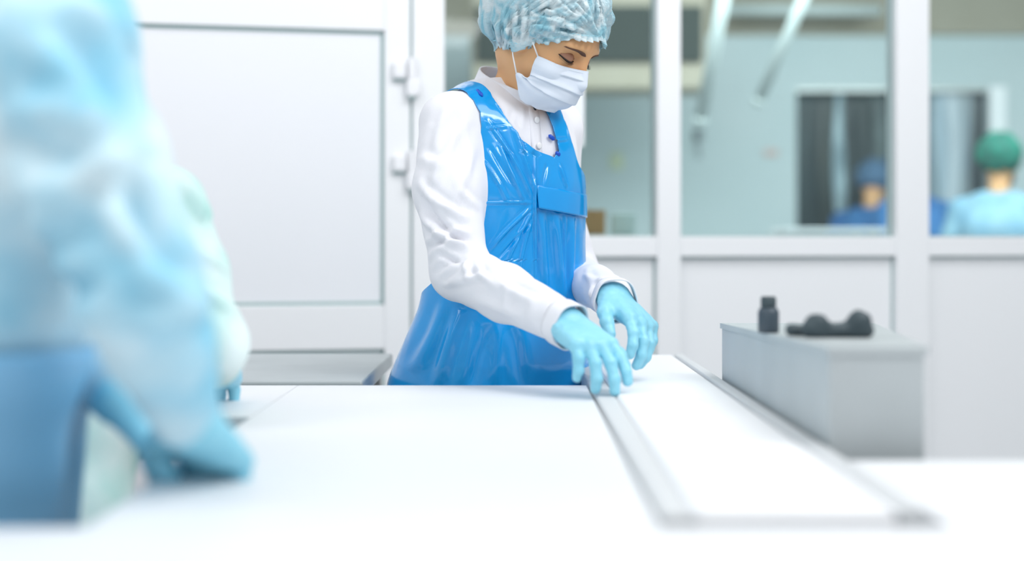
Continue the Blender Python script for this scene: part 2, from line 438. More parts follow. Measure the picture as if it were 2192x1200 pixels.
# strip curtain in the opening
root = empty('strip_curtain', (0.5 * (dl + dr), BY + 0.03, 0), 'dark translucent plastic strip curtain hanging in the far doorway', 'curtain')
cols = ['#33474C', '#22353B', '#3B4442', '#B5CBD4', '#203036', '#2B3B3D', '#5E6E70', '#1E2E33', '#26363A', '#45504E', '#8395A0', '#A9BCC9', '#B7C3CC', '#9AA5AA', '#39434B']
random.seed(4); ns = len(cols); sw = (dr - dl) / ns
for i, c in enumerate(cols):
    x = dl + (i + 0.5) * sw; rows = []
    for k in range(26):
        z = dz - 0.02 - k * (dz - 0.04) / 25
        w = 0.012 * math.sin(k * 0.5 + i); rows.append([(x - sw * 0.56 + w, BY + 0.03 + 0.008 * (i % 2), z), (x + w, BY + 0.045 + 0.008 * (i % 2), z), (x + sw * 0.56 + w, BY + 0.03 + 0.008 * (i % 2), z)])
    V, F = loft(rows); mt = pbr('curtain_strip_tone', c, 0.35, c2='#2C3C40' if i not in (3, 10, 11, 12, 13) else ['#7D949E', '#6F8088', '#A9BCC9', '#C3CFD8', '#8698A4'][(3, 10, 11, 12, 13).index(i)], nscale=4, stretch=(3, 1, .8))
    solidify(mesh_np('strip', V, F, mt, root), 0.003)
m = MB().box((0.5 * (dl + dr), BY + 0.03, dz - 0.01), (dr - dl, 0.05, 0.03)); m.build('rail', M['steel'], root)

# dark wall unit high on the far wall, with beige housing
a = B(1020, 12, 7.6); b = B(1503, 130, 7.6)
root = empty('air_cooler', (0.5 * (a[0] + b[0]), 7.6, b[2]), 'long dark grille air cooler in beige housing high behind the glass', 'air cooler')
m = MB(); m.box(((a[0] + b[0]) / 2, 7.8, (a[2] + b[2]) / 2 - 0.02), (b[0] - a[0] + 0.06, 0.34, a[2] - b[2] + 0.26), 0.02); m.build('housing', M['beige'], root)
m = MB()
for k in range(14):
    z = b[2] + (k + 0.5) * (a[2] - b[2]) / 14
    m.box(((a[0] + b[0]) / 2, 7.61, z), (b[0] - a[0], 0.03, (a[2] - b[2]) / 14 * 0.8))
m.build('grille', pbr('dark_grille', '#333D3A', 0.7), root)
m = MB().box(((a[0] + b[0]) / 2, 7.622, (a[2] + b[2]) / 2), (b[0] - a[0], 0.01, a[2] - b[2])); m.build('coil', pbr('dark_coil', '#262F2D', 0.7), root)

M['pipe'] = pbr('pale_pipe_paint', '#BFC9C9', 0.6)
def pipe(name, a, b, r, label, ya, yb, group=None):  # builds the far wall pipe and the rods standing in for light reflections
    pa = P(*a, ya); pb = P(*b, yb)
    rt = empty(name, tuple(pb), label, 'pipe', group)
    MB().tube([pa, pa + (pb - pa) * .5, pb], r, 14).build('pipe_run', M['pipe'], rt, True)
    MB().tube([pb - (pb - pa) * 0.02, pb + (pb - pa) * 0.03], r * 1.06, 14).build('end_collar', M['pipe'], rt, True)
    return rt
pipe('overhead_pipe', (1560, -60), (1500, 255), 0.03, 'white slanting pipe behind the middle pane, left of the two slanting ones', 6.2, 6.6)  # rod shaped as the reflection of a ceiling tube in the glass
pipe('overhead_pipe', (1745, -60), (1625, 215), 0.026, 'white slanting pipe behind the middle pane, right of the two slanting ones', 6.4, 6.8)  # second ceiling tube reflection, likewise modelled as a solid rod
pipe('ceiling_pipe', (1885, 22), (1560, 20), 0.035, 'horizontal white pipe along the far wall top behind the middle pane', 8.7, 8.7)
# hook on the wall
c = B(1494, 290); rt = empty('wall_hook', (c[0], BY - 0.03, c[2] - 0.15), 'small dark hook with hanging cord on the pale far wall', 'hook')
m = MB().box((c[0], BY - 0.012, c[2]), (0.05, 0.02, 0.07), 0.005); m.build('plate', M['black'], rt)
m = MB().tube([(c[0], BY - 0.03, c[2] + 0.02), (c[0], BY - 0.07, c[2] - 0.01), (c[0], BY - 0.05, c[2] - 0.05), (c[0] + .01, BY - 0.03, c[2] - 0.14)], 0.008, 8); m.build('cord', M['steel_dull'], rt, True)
c = B(1650, 327); o = MB().box((c[0], BY - 0.008, c[2]), (0.09, 0.012, 0.04), 0.003).build('wall_label', pbr('faded_pink_label', '#CDB3AE', 0.7)); S(o, 'faded pink rectangular label on the pale far wall', 'label')
c = B(1320, 345); o = MB().box((c[0], BY - 0.008, c[2]), (0.08, 0.012, 0.10), 0.003).build('wall_note', pbr('yellow_note', '#C3CDB0', 0.7)); S(o, 'faint yellow note on the far wall behind the left pane', 'note')

# white bench under the opening
a = P(1682, 488, 5.6); b = P(1892, 500, 5.6)
rt = empty('bench', ((a[0] + b[0]) / 2, 5.7, 0), 'white topped bench standing in front of the far strip curtain', 'bench')
MB().box(((a[0] + b[0]) / 2, 5.75, (a[2] + b[2]) / 2), (b[0] - a[0], 0.4, 0.024), 0.004).build('bench_top', M['white_top'], rt)
for x in (a[0] + 0.04, b[0] - 0.04):
    for y in (5.6, 5.9): MB().box((x, y, (b[2] - 0.002) / 2), (0.03, 0.03, b[2] - 0.002), 0.003).build('leg', M['steel'], rt)

# shelf behind the first pane with the cardboard carton
SHY = 4.55; shz = P(1250, 503, SHY)[2]
rt = empty('back_table', (0.2, SHY + 0.25, 0), 'grey steel table just behind the glass under the carton', 'table')
MB().box((0.15, SHY + 0.25, shz - 0.015), (1.0, 0.6, 0.03), 0.004).build('table_top', M['steel_dull'], rt)
for x in (-0.3, 0.6):
    for y in (SHY + 0.0, SHY + 0.5): MB().box((x, y, (shz - 0.03) / 2), (0.035, 0.035, shz - 0.03), 0.003).build('leg', M['steel'], rt)
a = P(1215, 449, SHY + .05); b = P(1296, 500, SHY + .05)
rt = empty('cardboard_carton', ((a[0] + b[0]) / 2, SHY + 0.1, shz), 'small brown cardboard carton on the table behind the glass', 'box')
MB().box(((a[0] + b[0]) / 2, SHY + 0.12, shz + (a[2] - shz) / 2), (b[0] - a[0], 0.14, a[2] - shz), 0.002).build('carton_body', pbr('kraft_cardboard', '#B58A55', 0.85, c2='#AD8250', nscale=12), rt)
MB().box(((a[0] + b[0]) / 2, SHY + 0.12, a[2] + 0.0006), (0.028, 0.142, 0.0012)).build('tape', pbr('brown_tape', '#8E6A40', 0.4), rt)
a = P(1310, 455, SHY + .2); b = P(1362, 500, SHY + .2)
o = MB().box(((a[0] + b[0]) / 2, SHY + 0.25, shz + (a[2] - shz) / 2), (b[0] - a[0], 0.08, a[2] - shz), 0.006).build('plastic_tub', pbr('frosted_tub', '#BCCCCB', 0.5)); S(o, 'pale plastic tub beside the cardboard carton behind the glass', 'tub')

# paper sheet taped to the first pane
s0 = wpx(1180); s1 = wpx(1250); z1 = wz(1220, 168); z0 = wz(1220, 313)
m = MB(); wbox(m, s0, s1, z0, z1, 0.004, 0.005); o = m.build('paper_sheet', pbr('white_paper', '#EEF2F6', 0.8)); S(o, 'white paper sheet on the pane just behind the bowed head', 'paper')
for (ss, zz) in ((s1 - 0.012, z1 - 0.01), (s1 - 0.012, z0 + 0.01)):
    m = MB(); wbox(m, ss - 0.012, ss + 0.012, zz - 0.008, zz + 0.008, 0.005, 0.0056); m.build('tape', pbr('clear_tape', '#DDE6E8', 0.3), o)

# ------------------------------------------------------------------ work tables, conveyor
TZ = 0.88
def legs(rt, pts, z, mat=None):
    for x, y in pts: MB().box((x, y, z / 2), (0.04, 0.04, z), 0.004).build('leg', mat or M['steel'], rt)
for nm, lab, y0, pl_ in (('white_worktable', 'long white worktable across the foreground, nearest the camera', 0.9, [(-1.5, 0.62), (1.5, 0.62), (1.5, 1.199), (-1.5, 1.199)]),
                    ('white_worktable', 'white worktable between the near left worker and the conveyor belt', 1.8, [(-0.36, 1.2005), (0.125, 1.2005), (0.125, 2.40), (-0.36, 2.40)]),
                    ('white_worktable', 'white worktable at the far left in front of the grey steel table', 2.2, [(-1.3, 1.96), (-0.3615, 1.96), (-0.3615, 2.40), (-1.3, 2.40)]),
                    ('white_worktable', 'white worktable at the right in front of the steel housing', 1.4, [(0.372, 1.2005), (1.5, 1.2005), (1.5, 1.57), (0.372, 1.57)])):
    xs_ = [p[0] for p in pl_]; ys_ = [p[1] for p in pl_]; xm = (min(xs_) + max(xs_)) / 2; ym = (min(ys_) + max(ys_)) / 2
    rt = empty(nm, (xm, ym, 0), lab, 'table')
    MB().poly(pl_, TZ - 0.03, TZ).build('table_top', M['white_top'], rt)
    MB().poly([(xm + (x - xm) * 0.97, ym + (y - ym) * 0.97) for x, y in pl_], TZ - 0.06, TZ - 0.03).build('under_frame', M['steel'], rt)
    legs(rt, [(x, y) for x in (min(xs_) + 0.05, max(xs_) - 0.05) for y in (min(ys_) + 0.05, max(ys_) - 0.05)], TZ - 0.06)

rt = empty('steel_side_table', (-0.8, 2.8, 0), 'grey steel table behind the white worktable, left of the bowed woman', 'table')
MB().box((-0.80, 2.79, TZ - 0.015), (1.08, 0.62, 0.03), 0.005).build('table_top', M['steel_dull'], rt)
legs(rt, [(-1.3, 2.53), (-0.3, 2.53), (-1.3, 3.05), (-0.3, 3.05)], TZ - 0.03)

rt = empty('conveyor', (0.24, 2.1, 0), 'white belt conveyor with steel rails beside the right gloved hand', 'conveyor')
MB().box((0.247, 2.09, TZ - 0.006), (0.175, 1.72, 0.03), 0.008).build('belt', M['belt'], rt)
MB().box((0.144, 2.09, TZ - 0.022), (0.030, 1.72, 0.055), 0.004).build('side_rail', M['rail'], rt)
MB().box((0.346, 2.09, TZ - 0.022), (0.020, 1.72, 0.065), 0.004).build('side_rail', M['rail'], rt)
for y in (1.30, 2.94): MB().tube([(0.16, y, TZ - 0.02), (0.334, y, TZ - 0.02)], 0.022, 16).build('end_roller', M['steel'], rt, True)
legs(rt, [(0.146, 1.4), (0.348, 1.4), (0.146, 2.84), (0.348, 2.84)], TZ - 0.055)

rt = empty('steel_housing', (0.42, 1.9, 0), 'grey steel machine housing standing right of the conveyor belt', 'machine')
HT = lambda y: 1.03 - (y - 1.5) / 0.8 * 0.04
x0, xn, xf = 0.362, 0.43, 0.62
x0 = 0.362
MB().hexa([(0.362, 1.62, 0.62), (0.47, 1.62, 0.62), (0.62, 2.45, 0.62), (0.362, 2.45, 0.62), (0.362, 1.62, 0.993), (0.47, 1.62, 0.993), (0.62, 2.45, 0.973), (0.362, 2.45, 0.973)]).build('casing', M['steel_dull'], rt)
MB().hexa([(0.359, 1.617, 0.993), (0.474, 1.617, 0.993), (0.625, 2.455, 0.973), (0.359, 2.455, 0.973), (0.359, 1.617, 1.002), (0.474, 1.617, 1.002), (0.625, 2.455, 0.982), (0.359, 2.455, 0.982)]).build('lid', M['steel_dull'], rt)
legs(rt, [(0.385, 1.66), (0.45, 1.66), (0.385, 2.41), (0.58, 2.41)], 0.62)
# black bottle and crumpled glove on the housing
def topz(y): return 1.002 - (y - 1.617) / 0.838 * 0.02
yb = 2.02; c = P(1645, 0, yb)
rt = empty('black_bottle', (c[0], yb, topz(yb)), 'small black bottle standing on the steel housing', 'bottle')
MB().lathe((c[0], yb, topz(yb) + 0.0), [(0.012, 0), (0.015, 0.002), (0.015, 0.03), (0.012, 0.036)], 24).build('bottle_body', M['black'], rt, True)
MB().lathe((c[0], yb, topz(yb) + 0.036), [(0.010, 0), (0.011, 0.002), (0.011, 0.014), (0.009, 0.016)], 20).build('cap', M['black_cloth'], rt, True)

# ------------------------------------------------------------------ human figures
def frame(fwd, up):
    f = np.array(fwd, float); f /= np.linalg.norm(f); u = np.array(up, float); u -= f * (u @ f); u /= np.linalg.norm(u)
    l = np.cross(u, f); return np.stack([f, l, u], 1)          # columns: forward, left, up
def headframe(yaw, pitch, roll=0.0):
    fh = np.array([math.cos(yaw), math.sin(yaw), 0]); f = fh * math.cos(pitch) - np.array([0, 0, math.sin(pitch)])
    u = fh * math.sin(pitch) + np.array([0, 0, math.cos(pitch)]); R = frame(f, u)
    c, s = math.cos(roll), math.sin(roll); return R @ np.array([[1, 0, 0], [0, c, -s], [0, s, c]])

def head_sdf():
    """local head: x forward, y left, z up, origin in the middle of the skull"""
    fs = [ell((-0.006, 0, 0.022), (0.098, 0.076, 0.090)), ell((0.020, 0, -0.035), (0.068, 0.060, 0.080)),
          ell((0.050, 0, -0.090), (0.032, 0.034, 0.026)), ell((-0.02, 0, -0.04), (0.06, 0.056, 0.05))]
    def f(p):
        d = union(fs, 0.03)(p)
        q = p.copy(); q[..., 1] = np.abs(q[..., 1])
        d = smin(d, ell((0.066, 0.030, 0.020), (0.020, 0.030, 0.010))(q), 0.018)      # brow ridge
        d = smin(d, ell((0.052, 0.042, -0.040), (0.026, 0.022, 0.018))(q), 0.022)     # cheekbone
        soc = ell((0.093, 0.033, -0.001), (0.022, 0.024, 0.014))(q)                    # eye socket
        d = -smin(-d, soc, 0.014)
        d = smin(d, ell((0.0665, 0.032, -0.004), (0.0155, 0.0165, 0.0125))(q), 0.006)  # eyeball under the lid
        d = smin(d, cone((0.083, 0, 0.010), (0.106, 0, -0.036), 0.007, 0.0105)(p), 0.012)   # nose
        d = smin(d, ell((0.096, 0.010, -0.038), (0.010, 0.008, 0.007))(q), 0.006)
        d = smin(d, ell((0.084, 0, -0.063), (0.010, 0.022, 0.006))(p), 0.008)          # lips
        d = smin(d, ell((0.082, 0, -0.073), (0.010, 0.018, 0.006))(p), 0.008)
        d = smin(d, ell((0.072, 0, -0.098), (0.016, 0.018, 0.014))(p), 0.014)          # chin
        ear = np.abs(ell((-0.004, 0.074, -0.012), (0.018, 0.010, 0.030))(q) + 0.001) - 0.0045
        d = smin(d, ear, 0.006)
        return d
    return f

def cap_surface(C, R, puff=1.0, nu=420, nv=110, seed=0.0, fold=1.0):
    """bouffant cap: crown to gathered hem"""
    az = np.linspace(0, 2 * math.pi, nu, endpoint=False)          # 0 = front
    c = np.array([-0.012, 0, 0.028]); rows = []
    ca = np.cos(az); sa = np.sin(az)
    # hem: height of the hem under the cap centre, by azimuth
    azd = np.abs((np.degrees(az) + 180) % 360 - 180)
    hem_pol = np.interp(azd, [0, 36, 65, 80, 110, 145, 180], [78, 88, 115, 129, 141, 150, 152])
    Rmax = np.interp(azd, [0, 45, 90, 135, 180], [.109, .105, .102, .128, .146]) * puff
    Rhem = np.interp(azd, [0, 36, 65, 80, 110, 145, 180], [.107, .099, .091, .096, .101, .110, .114])
    Rtop = 0.112 * puff
    V = np.zeros((nv, nu, 3))
    for i in range(nv):
        t = i / (nv - 1)
        pol = np.radians(hem_pol) * t
        k = np.clip((t - 0.80) / 0.19, 0, 1); k = k * k * (3 - 2 * k)
        kb = np.clip(pol / math.radians(95), 0, 1); kb = kb * kb * (3 - 2 * kb)
        r = (Rtop * (1 - kb) + Rmax * kb) * (1 - k) + Rhem * k
        # pleats run from hem to crown, deepest near the hem
        wx = 0.35 * math.sin(t * 4 + 1); ca2 = np.cos(az + wx * np.sin(az * 2 + 1)); sa2 = np.sin(az + wx * np.sin(az * 2 + 1))
        w1 = np.array([mnoise.noise(Vector((cx * 6 + seed, sx * 6, t * 2.4))) for cx, sx in zip(ca2, sa2)])
        w2 = np.array([mnoise.noise(Vector((cx * 17 + seed, sx * 17, t * 5 + 5))) for cx, sx in zip(ca2, sa2)])
        w3 = np.array([mnoise.noise(Vector((cx * 2.3 + seed, sx * 2.3, t * 4.5 + 9))) for cx, sx in zip(ca, sa)])
        w4 = np.array([mnoise.noise(Vector((cx * 11 + seed, sx * 11, t * 11 + 3))) for cx, sx in zip(ca, sa)])
        amp = 0.35 + 0.65 * t
        r = r + fold * (amp * (0.0070 * (np.abs(w1) ** 0.8 * 2 - 0.6) + 0.0026 * (np.abs(w2) * 2 - 0.5)) + 0.011 * w3 + 0.0020 * (0.5 - np.abs(w4) * 2))
        if t > 0.93:
            q = (t - 0.93) / 0.07
            r = r + (0.006 + 0.004 * np.sin(az * 46 + 3 * w2)) * q
        V[i, :, 0] = c[0] + r * np.sin(pol) * ca; V[i, :, 1] = c[1] + r * np.sin(pol) * sa * 0.98; V[i, :, 2] = c[2] + r * np.cos(pol)
    V2_ = V.reshape(-1, 3); fh0 = head_sdf(); gap = fh0(V2_); V = (V2_ + sgrad(fh0, V2_) * np.maximum(0.0045 - gap, 0)[:, None]).reshape(V.shape)
    Vw, F = loft(list(V), closed=True)
    return C + Vw @ R.T, F

def sleeve_cones(pts, rs): return [cone(pts[i], pts[i + 1], rs[i], rs[i + 1]) for i in range(len(pts) - 1)]

def torso_sdf(C, F_, secs):
    """C(z)->centre xy table; F_: facing direction; secs rows (z, lateral, depth, dx, dy)"""
    secs = np.array(secs); Fx, Fy = F_
    zs = np.linspace(secs[0, 0], secs[-1, 0], 200)
    tab = np.stack([np.interp(zs, secs[:, 0], secs[:, k]) for k in range(5)], 1)
    ker = np.hanning(17); ker /= ker.sum()
    for k in range(1, 5):
        pad = np.pad(tab[:, k], 8, mode='edge'); tab[:, k] = np.convolve(pad, ker, 'valid')
    z0, z1 = zs[0], zs[-1]
    def f(p):
        z = p[..., 2]; zc = np.clip(z, z0, z1)
        a = np.interp(zc, zs, tab[:, 1]); b = np.interp(zc, zs, tab[:, 2])
        x = p[..., 0] - C[0] - np.interp(zc, zs, tab[:, 3]); y = p[..., 1] - C[1] - np.interp(zc, zs, tab[:, 4])
        fw = x * Fx + y * Fy; lt = -x * Fy + y * Fx
        q = np.power(np.abs(lt / a) ** 2.3 + np.abs(fw / b) ** 2.3 + 1e-9, 1 / 2.3)
        d = (q - 1) * np.minimum(a, b) * 0.95
        return np.maximum(d, np.maximum(z0 - z, z - z1))
    return f

def hand_parts(wr, dirv, dorsal, thumb_side, curl=0.5, spread=0.10, sc=1.0):
    """roundcones of palm, four fingers and thumb"""
    x = np.array(dirv, float); x /= np.linalg.norm(x); z = np.array(dorsal, float); z -= x * (z @ x); z /= np.linalg.norm(z)
    y = np.cross(z, x) * thumb_side
    T = lambda a, b, c: wr + (x * a + y * b + z * c) * sc
    palm = []; fing = []
    bases = [(0.088, 0.031), (0.094, 0.0105), (0.090, -0.0105), (0.081, -0.030)]
    lens = [0.070, 0.078, 0.072, 0.056]
    for i, ((bx, by), L) in enumerate(zip(bases, lens)):
        palm.append(cone(T(0.0, by * 0.55, 0), T(bx, by, 0), 0.018 * sc, 0.0125 * sc))
        a = T(bx, by, 0); ang = -0.15 - 0.1 * i * 0.5; yaw = by / 0.03 * spread
        p = a; r0 = 0.0102 - 0.0006 * (i == 3)
        for k, fr_ in enumerate((0.45, 0.32, 0.23)):
            ang -= curl * (0.55 if k == 0 else 0.75) + 0.06 * i
            q = p + (x * math.cos(ang) * math.cos(yaw) + y * math.sin(yaw) * math.cos(ang) + z * math.sin(ang)) * L * fr_ * sc
            fing.append((i, cone(p, q, (r0 - 0.0007 * k) * sc, (r0 - 0.0007 * (k + 1)) * sc))); p = q
    palm.append(ell(T(0.045, 0, -0.004), (0.04, 0.034, 0.016), np.stack([x, y, z], 1)))
    th = [T(0.018, 0.024, -0.008), T(0.050, 0.050, -0.016), T(0.077, 0.060, -0.024), T(0.098, 0.060, -0.034)]
    thumb = [cone(th[0], th[1], 0.017 * sc, 0.0125 * sc), cone(th[1], th[2], 0.0122 * sc, 0.0108 * sc), cone(th[2], th[3], 0.0108 * sc, 0.009 * sc)]
    fcs = [union([c for j, c in fing if j == i], 0.004) for i in range(4)]
    def f(p):
        d = union(palm, 0.014)(p)
        for g_ in fcs: d = smin(d, g_(p), 0.005)
        return smin(d, union(thumb, 0.006)(p), 0.012)
    return f, T(0.0, 0, 0), T(0.09, 0, 0)

def glove(name, parent, fore, wr, dirv, dorsal, ts, h=0.0022, curl=0.5, mat=None, fore_r=(0.036, 0.03), sc=1.0):
    f0, _, mid = hand_parts(np.array(wr, float), dirv, dorsal, ts, curl, sc=sc)
    cuff = cone(fore, wr, fore_r[0], fore_r[1])
    f = lambda p: smin(f0(p), cuff(p), 0.012)
    ctr = np.array(wr) + np.array(dirv) / np.linalg.norm(dirv) * 0.07
    lo = np.minimum(ctr - 0.15, np.array(fore) - 0.06); hi = np.maximum(ctr + 0.15, np.array(fore) + 0.06)
    V, F = sdf_mesh(f, lo, hi, h)
    N = vnormals(V, F); V = V + N * (0.0008 * nz3(V, 130))[:, None]
    return mesh_np(name, V, F, mat or M['glove'], parent), f

# ================================================================== the woman at the belt
woman = empty('person', (0.0, 2.68, 0), 'woman in blue apron, white coat, mint cap and face mask, bowed over the belt', 'person')
TH = math.radians(-48)                                   # torso facing
TF = np.array([math.cos(TH), math.sin(TH)])
TC = np.array([-0.012, 2.69])
f_torso = torso_sdf(TC, TF, [(0.50, .185, .150, -.035, .03), (0.70, .185, .150, -.035, .02), (0.86, .178, .142, -.03, .02), (1.00, .150, .106, -.002, .0),
                             (1.12, .146, .104, .004, 0), (1.22, .152, .116, .002, -.004), (1.30, .150, .108, 0, 0), (1.35, .150, .100, -.006, 0), (1.385, .115, .080, -.012, 0.004), (1.41, .075, .062, -.015, .006), (1.425, .052, .05, -.016, .008)])
shR = np.array([-0.112, 2.585, 1.336]); elR = P(984, 578, 2.49); wrR = P(1188, 682, 2.30)
shL = np.array([0.088, 2.80, 1.345]); elL = np.array([0.132, 2.875, 1.06]); wrL = P(1306, 634, 2.50)
upR = [shR, shR + (elR - shR) * 0.45 + np.array([-0.012, -0.01, 0]), elR, elR + (wrR - elR) * 0.5, wrR]
f_armR = union(sleeve_cones(upR, [0.056, 0.0585, 0.050, 0.045, 0.036]), 0.02)
upL = [shL, (shL + elL) / 2 + np.array([-.014, 0, 0]), elL, elL + (wrL - elL) * 0.6, wrL]
f_armL = union(sleeve_cones(upL, [0.050, 0.040, 0.040, 0.038, 0.036]), 0.02)
nb = np.array([-0.016, 2.688, 1.40])
f_yoke = union([cone(nb + [0, 0, -.035], shR + [0.012, 0.01, 0.012], 0.052, 0.045), cone(nb + [0, 0, -.035], shL + [-.01, -.01, 0.005], 0.052, 0.050)], 0.02)
def f_coat(p):
    d = smin(f_torso(p), f_yoke(p), 0.03)
    d = smin(d, f_armR(p), 0.028)
    return smin(d, f_armL(p), 0.028)
V, F = sdf_mesh(f_coat, (-0.32, 2.20, 0.48), (0.36, 2.96, 1.48), 0.0048)
N = vnormals(V, F)
ST = [  # near sleeve: long soft folds, crumple at the elbow bend
    (1000, 250, 925, 420, 12, .004, 8), (1015, 300, 955, 470, 10, .0035, -8), (965, 215, 930, 330, 12, .003, 5), (985, 240, 1000, 420, 9, -.003, 6),
    (895, 385, 1010, 470, 9, .0065, 12), (905, 420, 1000, 520, 8, -.006, 10), (900, 450, 1022, 535, 8, .0065, 16), (985, 405, 1026, 450, 8, .004, 0),
    (912, 520, 1015, 500, 8, .006, -12), (918, 555, 1012, 525, 9, .0065, -14), (930, 590, 1000, 545, 8, -.005, -8), (940, 540, 990, 560, 6, -.004, 0),
    (950, 610, 1010, 560, 8, .005, 8), (975, 610, 1050, 590, 7, .0045, -8), (1000, 555, 1010, 600, 6, .004, 0), (1020, 560, 1075, 615, 7, .0035, 6),
    (1040, 575, 1150, 640, 8, .003, 6), (1015, 630, 1120, 668, 10, .003, 0), (1100, 600, 1160, 625, 6, -.002, 0), (1090, 600, 1085, 655, 8, .0025, 4), (1140, 625, 1130, 680, 9, .002, 4),
    (890, 330, 960, 360, 12, .003, 4), (925, 260, 900, 330, 10, .002, 4),
    # yoke and chest
    (1048, 195, 1040, 260, 8, .002), (1100, 220, 1085, 262, 6, -.0018), (1120, 215, 1118, 280, 6, .0015), (1075, 230, 1120, 300, 8, .002),
    # far sleeve
    (1250, 590, 1300, 600, 6, .004, 4), (1262, 575, 1270, 640, 6, .004, 0), (1280, 590, 1335, 612, 6, .003, 3), (1255, 620, 1290, 650, 7, .003)]
V = folds(V, N, [(q[0], q[1], q[2], q[3], q[4], q[5] * 1.55) + tuple(q[6:]) for q in ST], 2.52)
dn = 0.0035 * nz3(V, (9, 9, 6), 3) + 0.0016 * nz3(V, (26, 26, 18), 7) + 0.0012 * (0.3 - np.abs(nz3(V, (34, 34, 20), 1)))
V = V + N * dn[:, None]
coat = mesh_np('coat', V, F, M['coat_w'], woman)

# sleeve cuffs: hems
def ring_band(c, ax, r, wdt, name, mat, parent, th=0.0025, n=48):
    ax = np.array(ax) / np.linalg.norm(ax); u = np.cross(ax, [0, 0, 1.0]); u /= np.linalg.norm(u); v = np.cross(ax, u)
    rows = [[c + ax * s + (u * math.cos(t) + v * math.sin(t)) * (r + 0.0012 * math.sin(5 * t)) for t in np.linspace(0, 2 * math.pi, n, endpoint=False)] for s in np.linspace(-wdt / 2, wdt / 2, 5)]
    V, F = loft(rows, True); o = mesh_np(name, V, F, mat, parent); solidify(o, th); return o
ring_band(wrR + (wrR - elR) * 0.10, wrR - elR, 0.0375, 0.03, 'cuff', M['coat_w'], coat)
ring_band(wrL + (wrL - elL) * 0.12, wrL - elL, 0.0375, 0.03, 'cuff', M['coat_w'], coat)

HF = headframe(math.radians(-30), math.radians(36), math.radians(0))
HC = np.array([0.067, 2.62, 1.500])
L2W = lambda q: HC + np.atleast_2d(np.array(q, float)) @ HF.T
neckA = nb + np.array([0.0, 0.0, -0.03])
# stand collar
TF3 = np.array([TF[0], TF[1], 0]); TL3 = np.array([-TF[1], TF[0], 0])
rows = []
cb = np.array([-0.011, 2.690, 1.395]); ct = np.array([0.001, 2.680, 1.428])
for k in range(9):
    t = k / 8; row = []
    for j in range(73):
        a = math.radians(6 + 348 * j / 72) if True else 0        # opening at the front
        fx, lx = math.cos(a), math.sin(a)
        r = (0.060 + 0.006 * (1 - t) + 0.0)
        c = cb * (1 - t) + ct * t
        tilt = -0.030 * fx * (0.75 + 0.25 * t)                     # back higher than front
        p = c + TF3 * fx * r * 1.06 + TL3 * lx * r * 0.98 + np.array([0, 0, tilt])
        row.append(p)
    rows.append(row)
V, F = loft(rows); fb_ = lambda p: union([cone(neckA + [.006, 0, 0], L2W((-0.035, 0, -0.055))[0] + [.024, -.004, 0], 0.047, 0.042), cone(neckA + [.03, -.03, -.01], L2W((-0.035, 0, -0.055))[0] + [.02, -.02, -.02], 0.028, 0.03)], 0.02)(p)
V = V + sgrad(fb_, V) * np.maximum(0.006 - fb_(V), 0)[:, None]; o = mesh_np('collar', V, F, M['coat_w'], coat); solidify(o, 0.0035)
def hit(f, px, py, y0=2.2, y1=3.0):
    """point of a surface under a sight line"""
    px = np.atleast_1d(px).astype(float); py = np.atleast_1d(py).astype(float); Y = np.full(px.shape, y0)
    for _ in range(90):
        p = np.stack([(px - CX) / FPX * Y, Y, CAMZ + (HY - py) / FPX * Y], -1)
        Y = np.minimum(Y + np.maximum(f(p), 0.0) * 0.6, y1)
    return np.stack([(px - CX) / FPX * Y, Y, CAMZ + (HY - py) / FPX * Y], -1)
# placket, snap gap and buttons
pl = hit(f_coat, np.linspace(1141, 1150, 14), np.linspace(222, 345, 14)); 
rows = [[q + TL3 * s for s in (-0.012, -0.004, 0.004, 0.012)] for q in pl]
rows = [snap(f_coat, np.array(r), 0.0014) for r in rows]
V, F = loft(rows); o = mesh_np('placket', V, F, M['coat_w'], coat); solidify(o, 0.002)
for k, (x, y, mt) in enumerate(((1145, 257, 'button'), (1150, 312, 'button'))):
    c = hit(f_coat, x, y)[0] + TF3 * 0.006
    V, F = sdf_mesh(ell(c, (0.0065, 0.0065, 0.0022), frame(np.cross(TF3, [0, 0, 1]), TF3)), c - 0.012, c + 0.012, 0.0012); mesh_np('button', V, F, M[mt], coat)
c = hit(f_coat, 1140, 228)[0] + TF3 * 0.006
MB().box(c, (0.005, 0.004, 0.016), 0.001, TH + math.pi / 2).build('snap_loop', M['snap'], coat)

# ---- apron: bib, two shoulder straps, skirt
f_body = lambda p: smin(f_torso(p), f_yoke(p), 0.03)
def axis(z): return np.array([TC[0], TC[1]])
def rad(th, z, off=0.0):
    th = np.asarray(th, float); z = np.asarray(z, float) + 0 * th; lo = np.zeros_like(th); hi = np.full_like(th, 0.32)
    dx = TF[0] * np.cos(th) - TF[1] * np.sin(th); dy = TF[1] * np.cos(th) + TF[0] * np.sin(th)
    for _ in range(30):
        md = (lo + hi) / 2; p = np.stack([TC[0] + dx * md, TC[1] + dy * md, z], -1); s = f_body(p) < off
        lo = np.where(s, md, lo); hi = np.where(s, hi, md)
    return np.stack([TC[0] + dx * lo, TC[1] + dy * lo, z], -1)
def thz(px, py):
    p = hit(f_body, px, py); dx = p[:, 0] - TC[0]; dy = p[:, 1] - TC[1]
    return np.arctan2(-dx * TF[1] + dy * TF[0], dx * TF[0] + dy * TF[1]), p[:, 2]
inL = thz([1176, 1150, 1118, 1092, 1072, 1055, 1043], [338, 329, 303, 268, 235, 207, 190])
inR = thz([1182, 1190, 1186, 1180, 1174, 1168, 1163], [338, 325, 305, 285, 265, 250, 240])
ouL = thz([1031, 1031, 1034, 1032, 1020, 1008], [400, 300, 270, 240, 215, 196])
ouR = thz([1238, 1226, 1216, 1207, 1198, 1192], [380, 340, 305, 275, 255, 240])
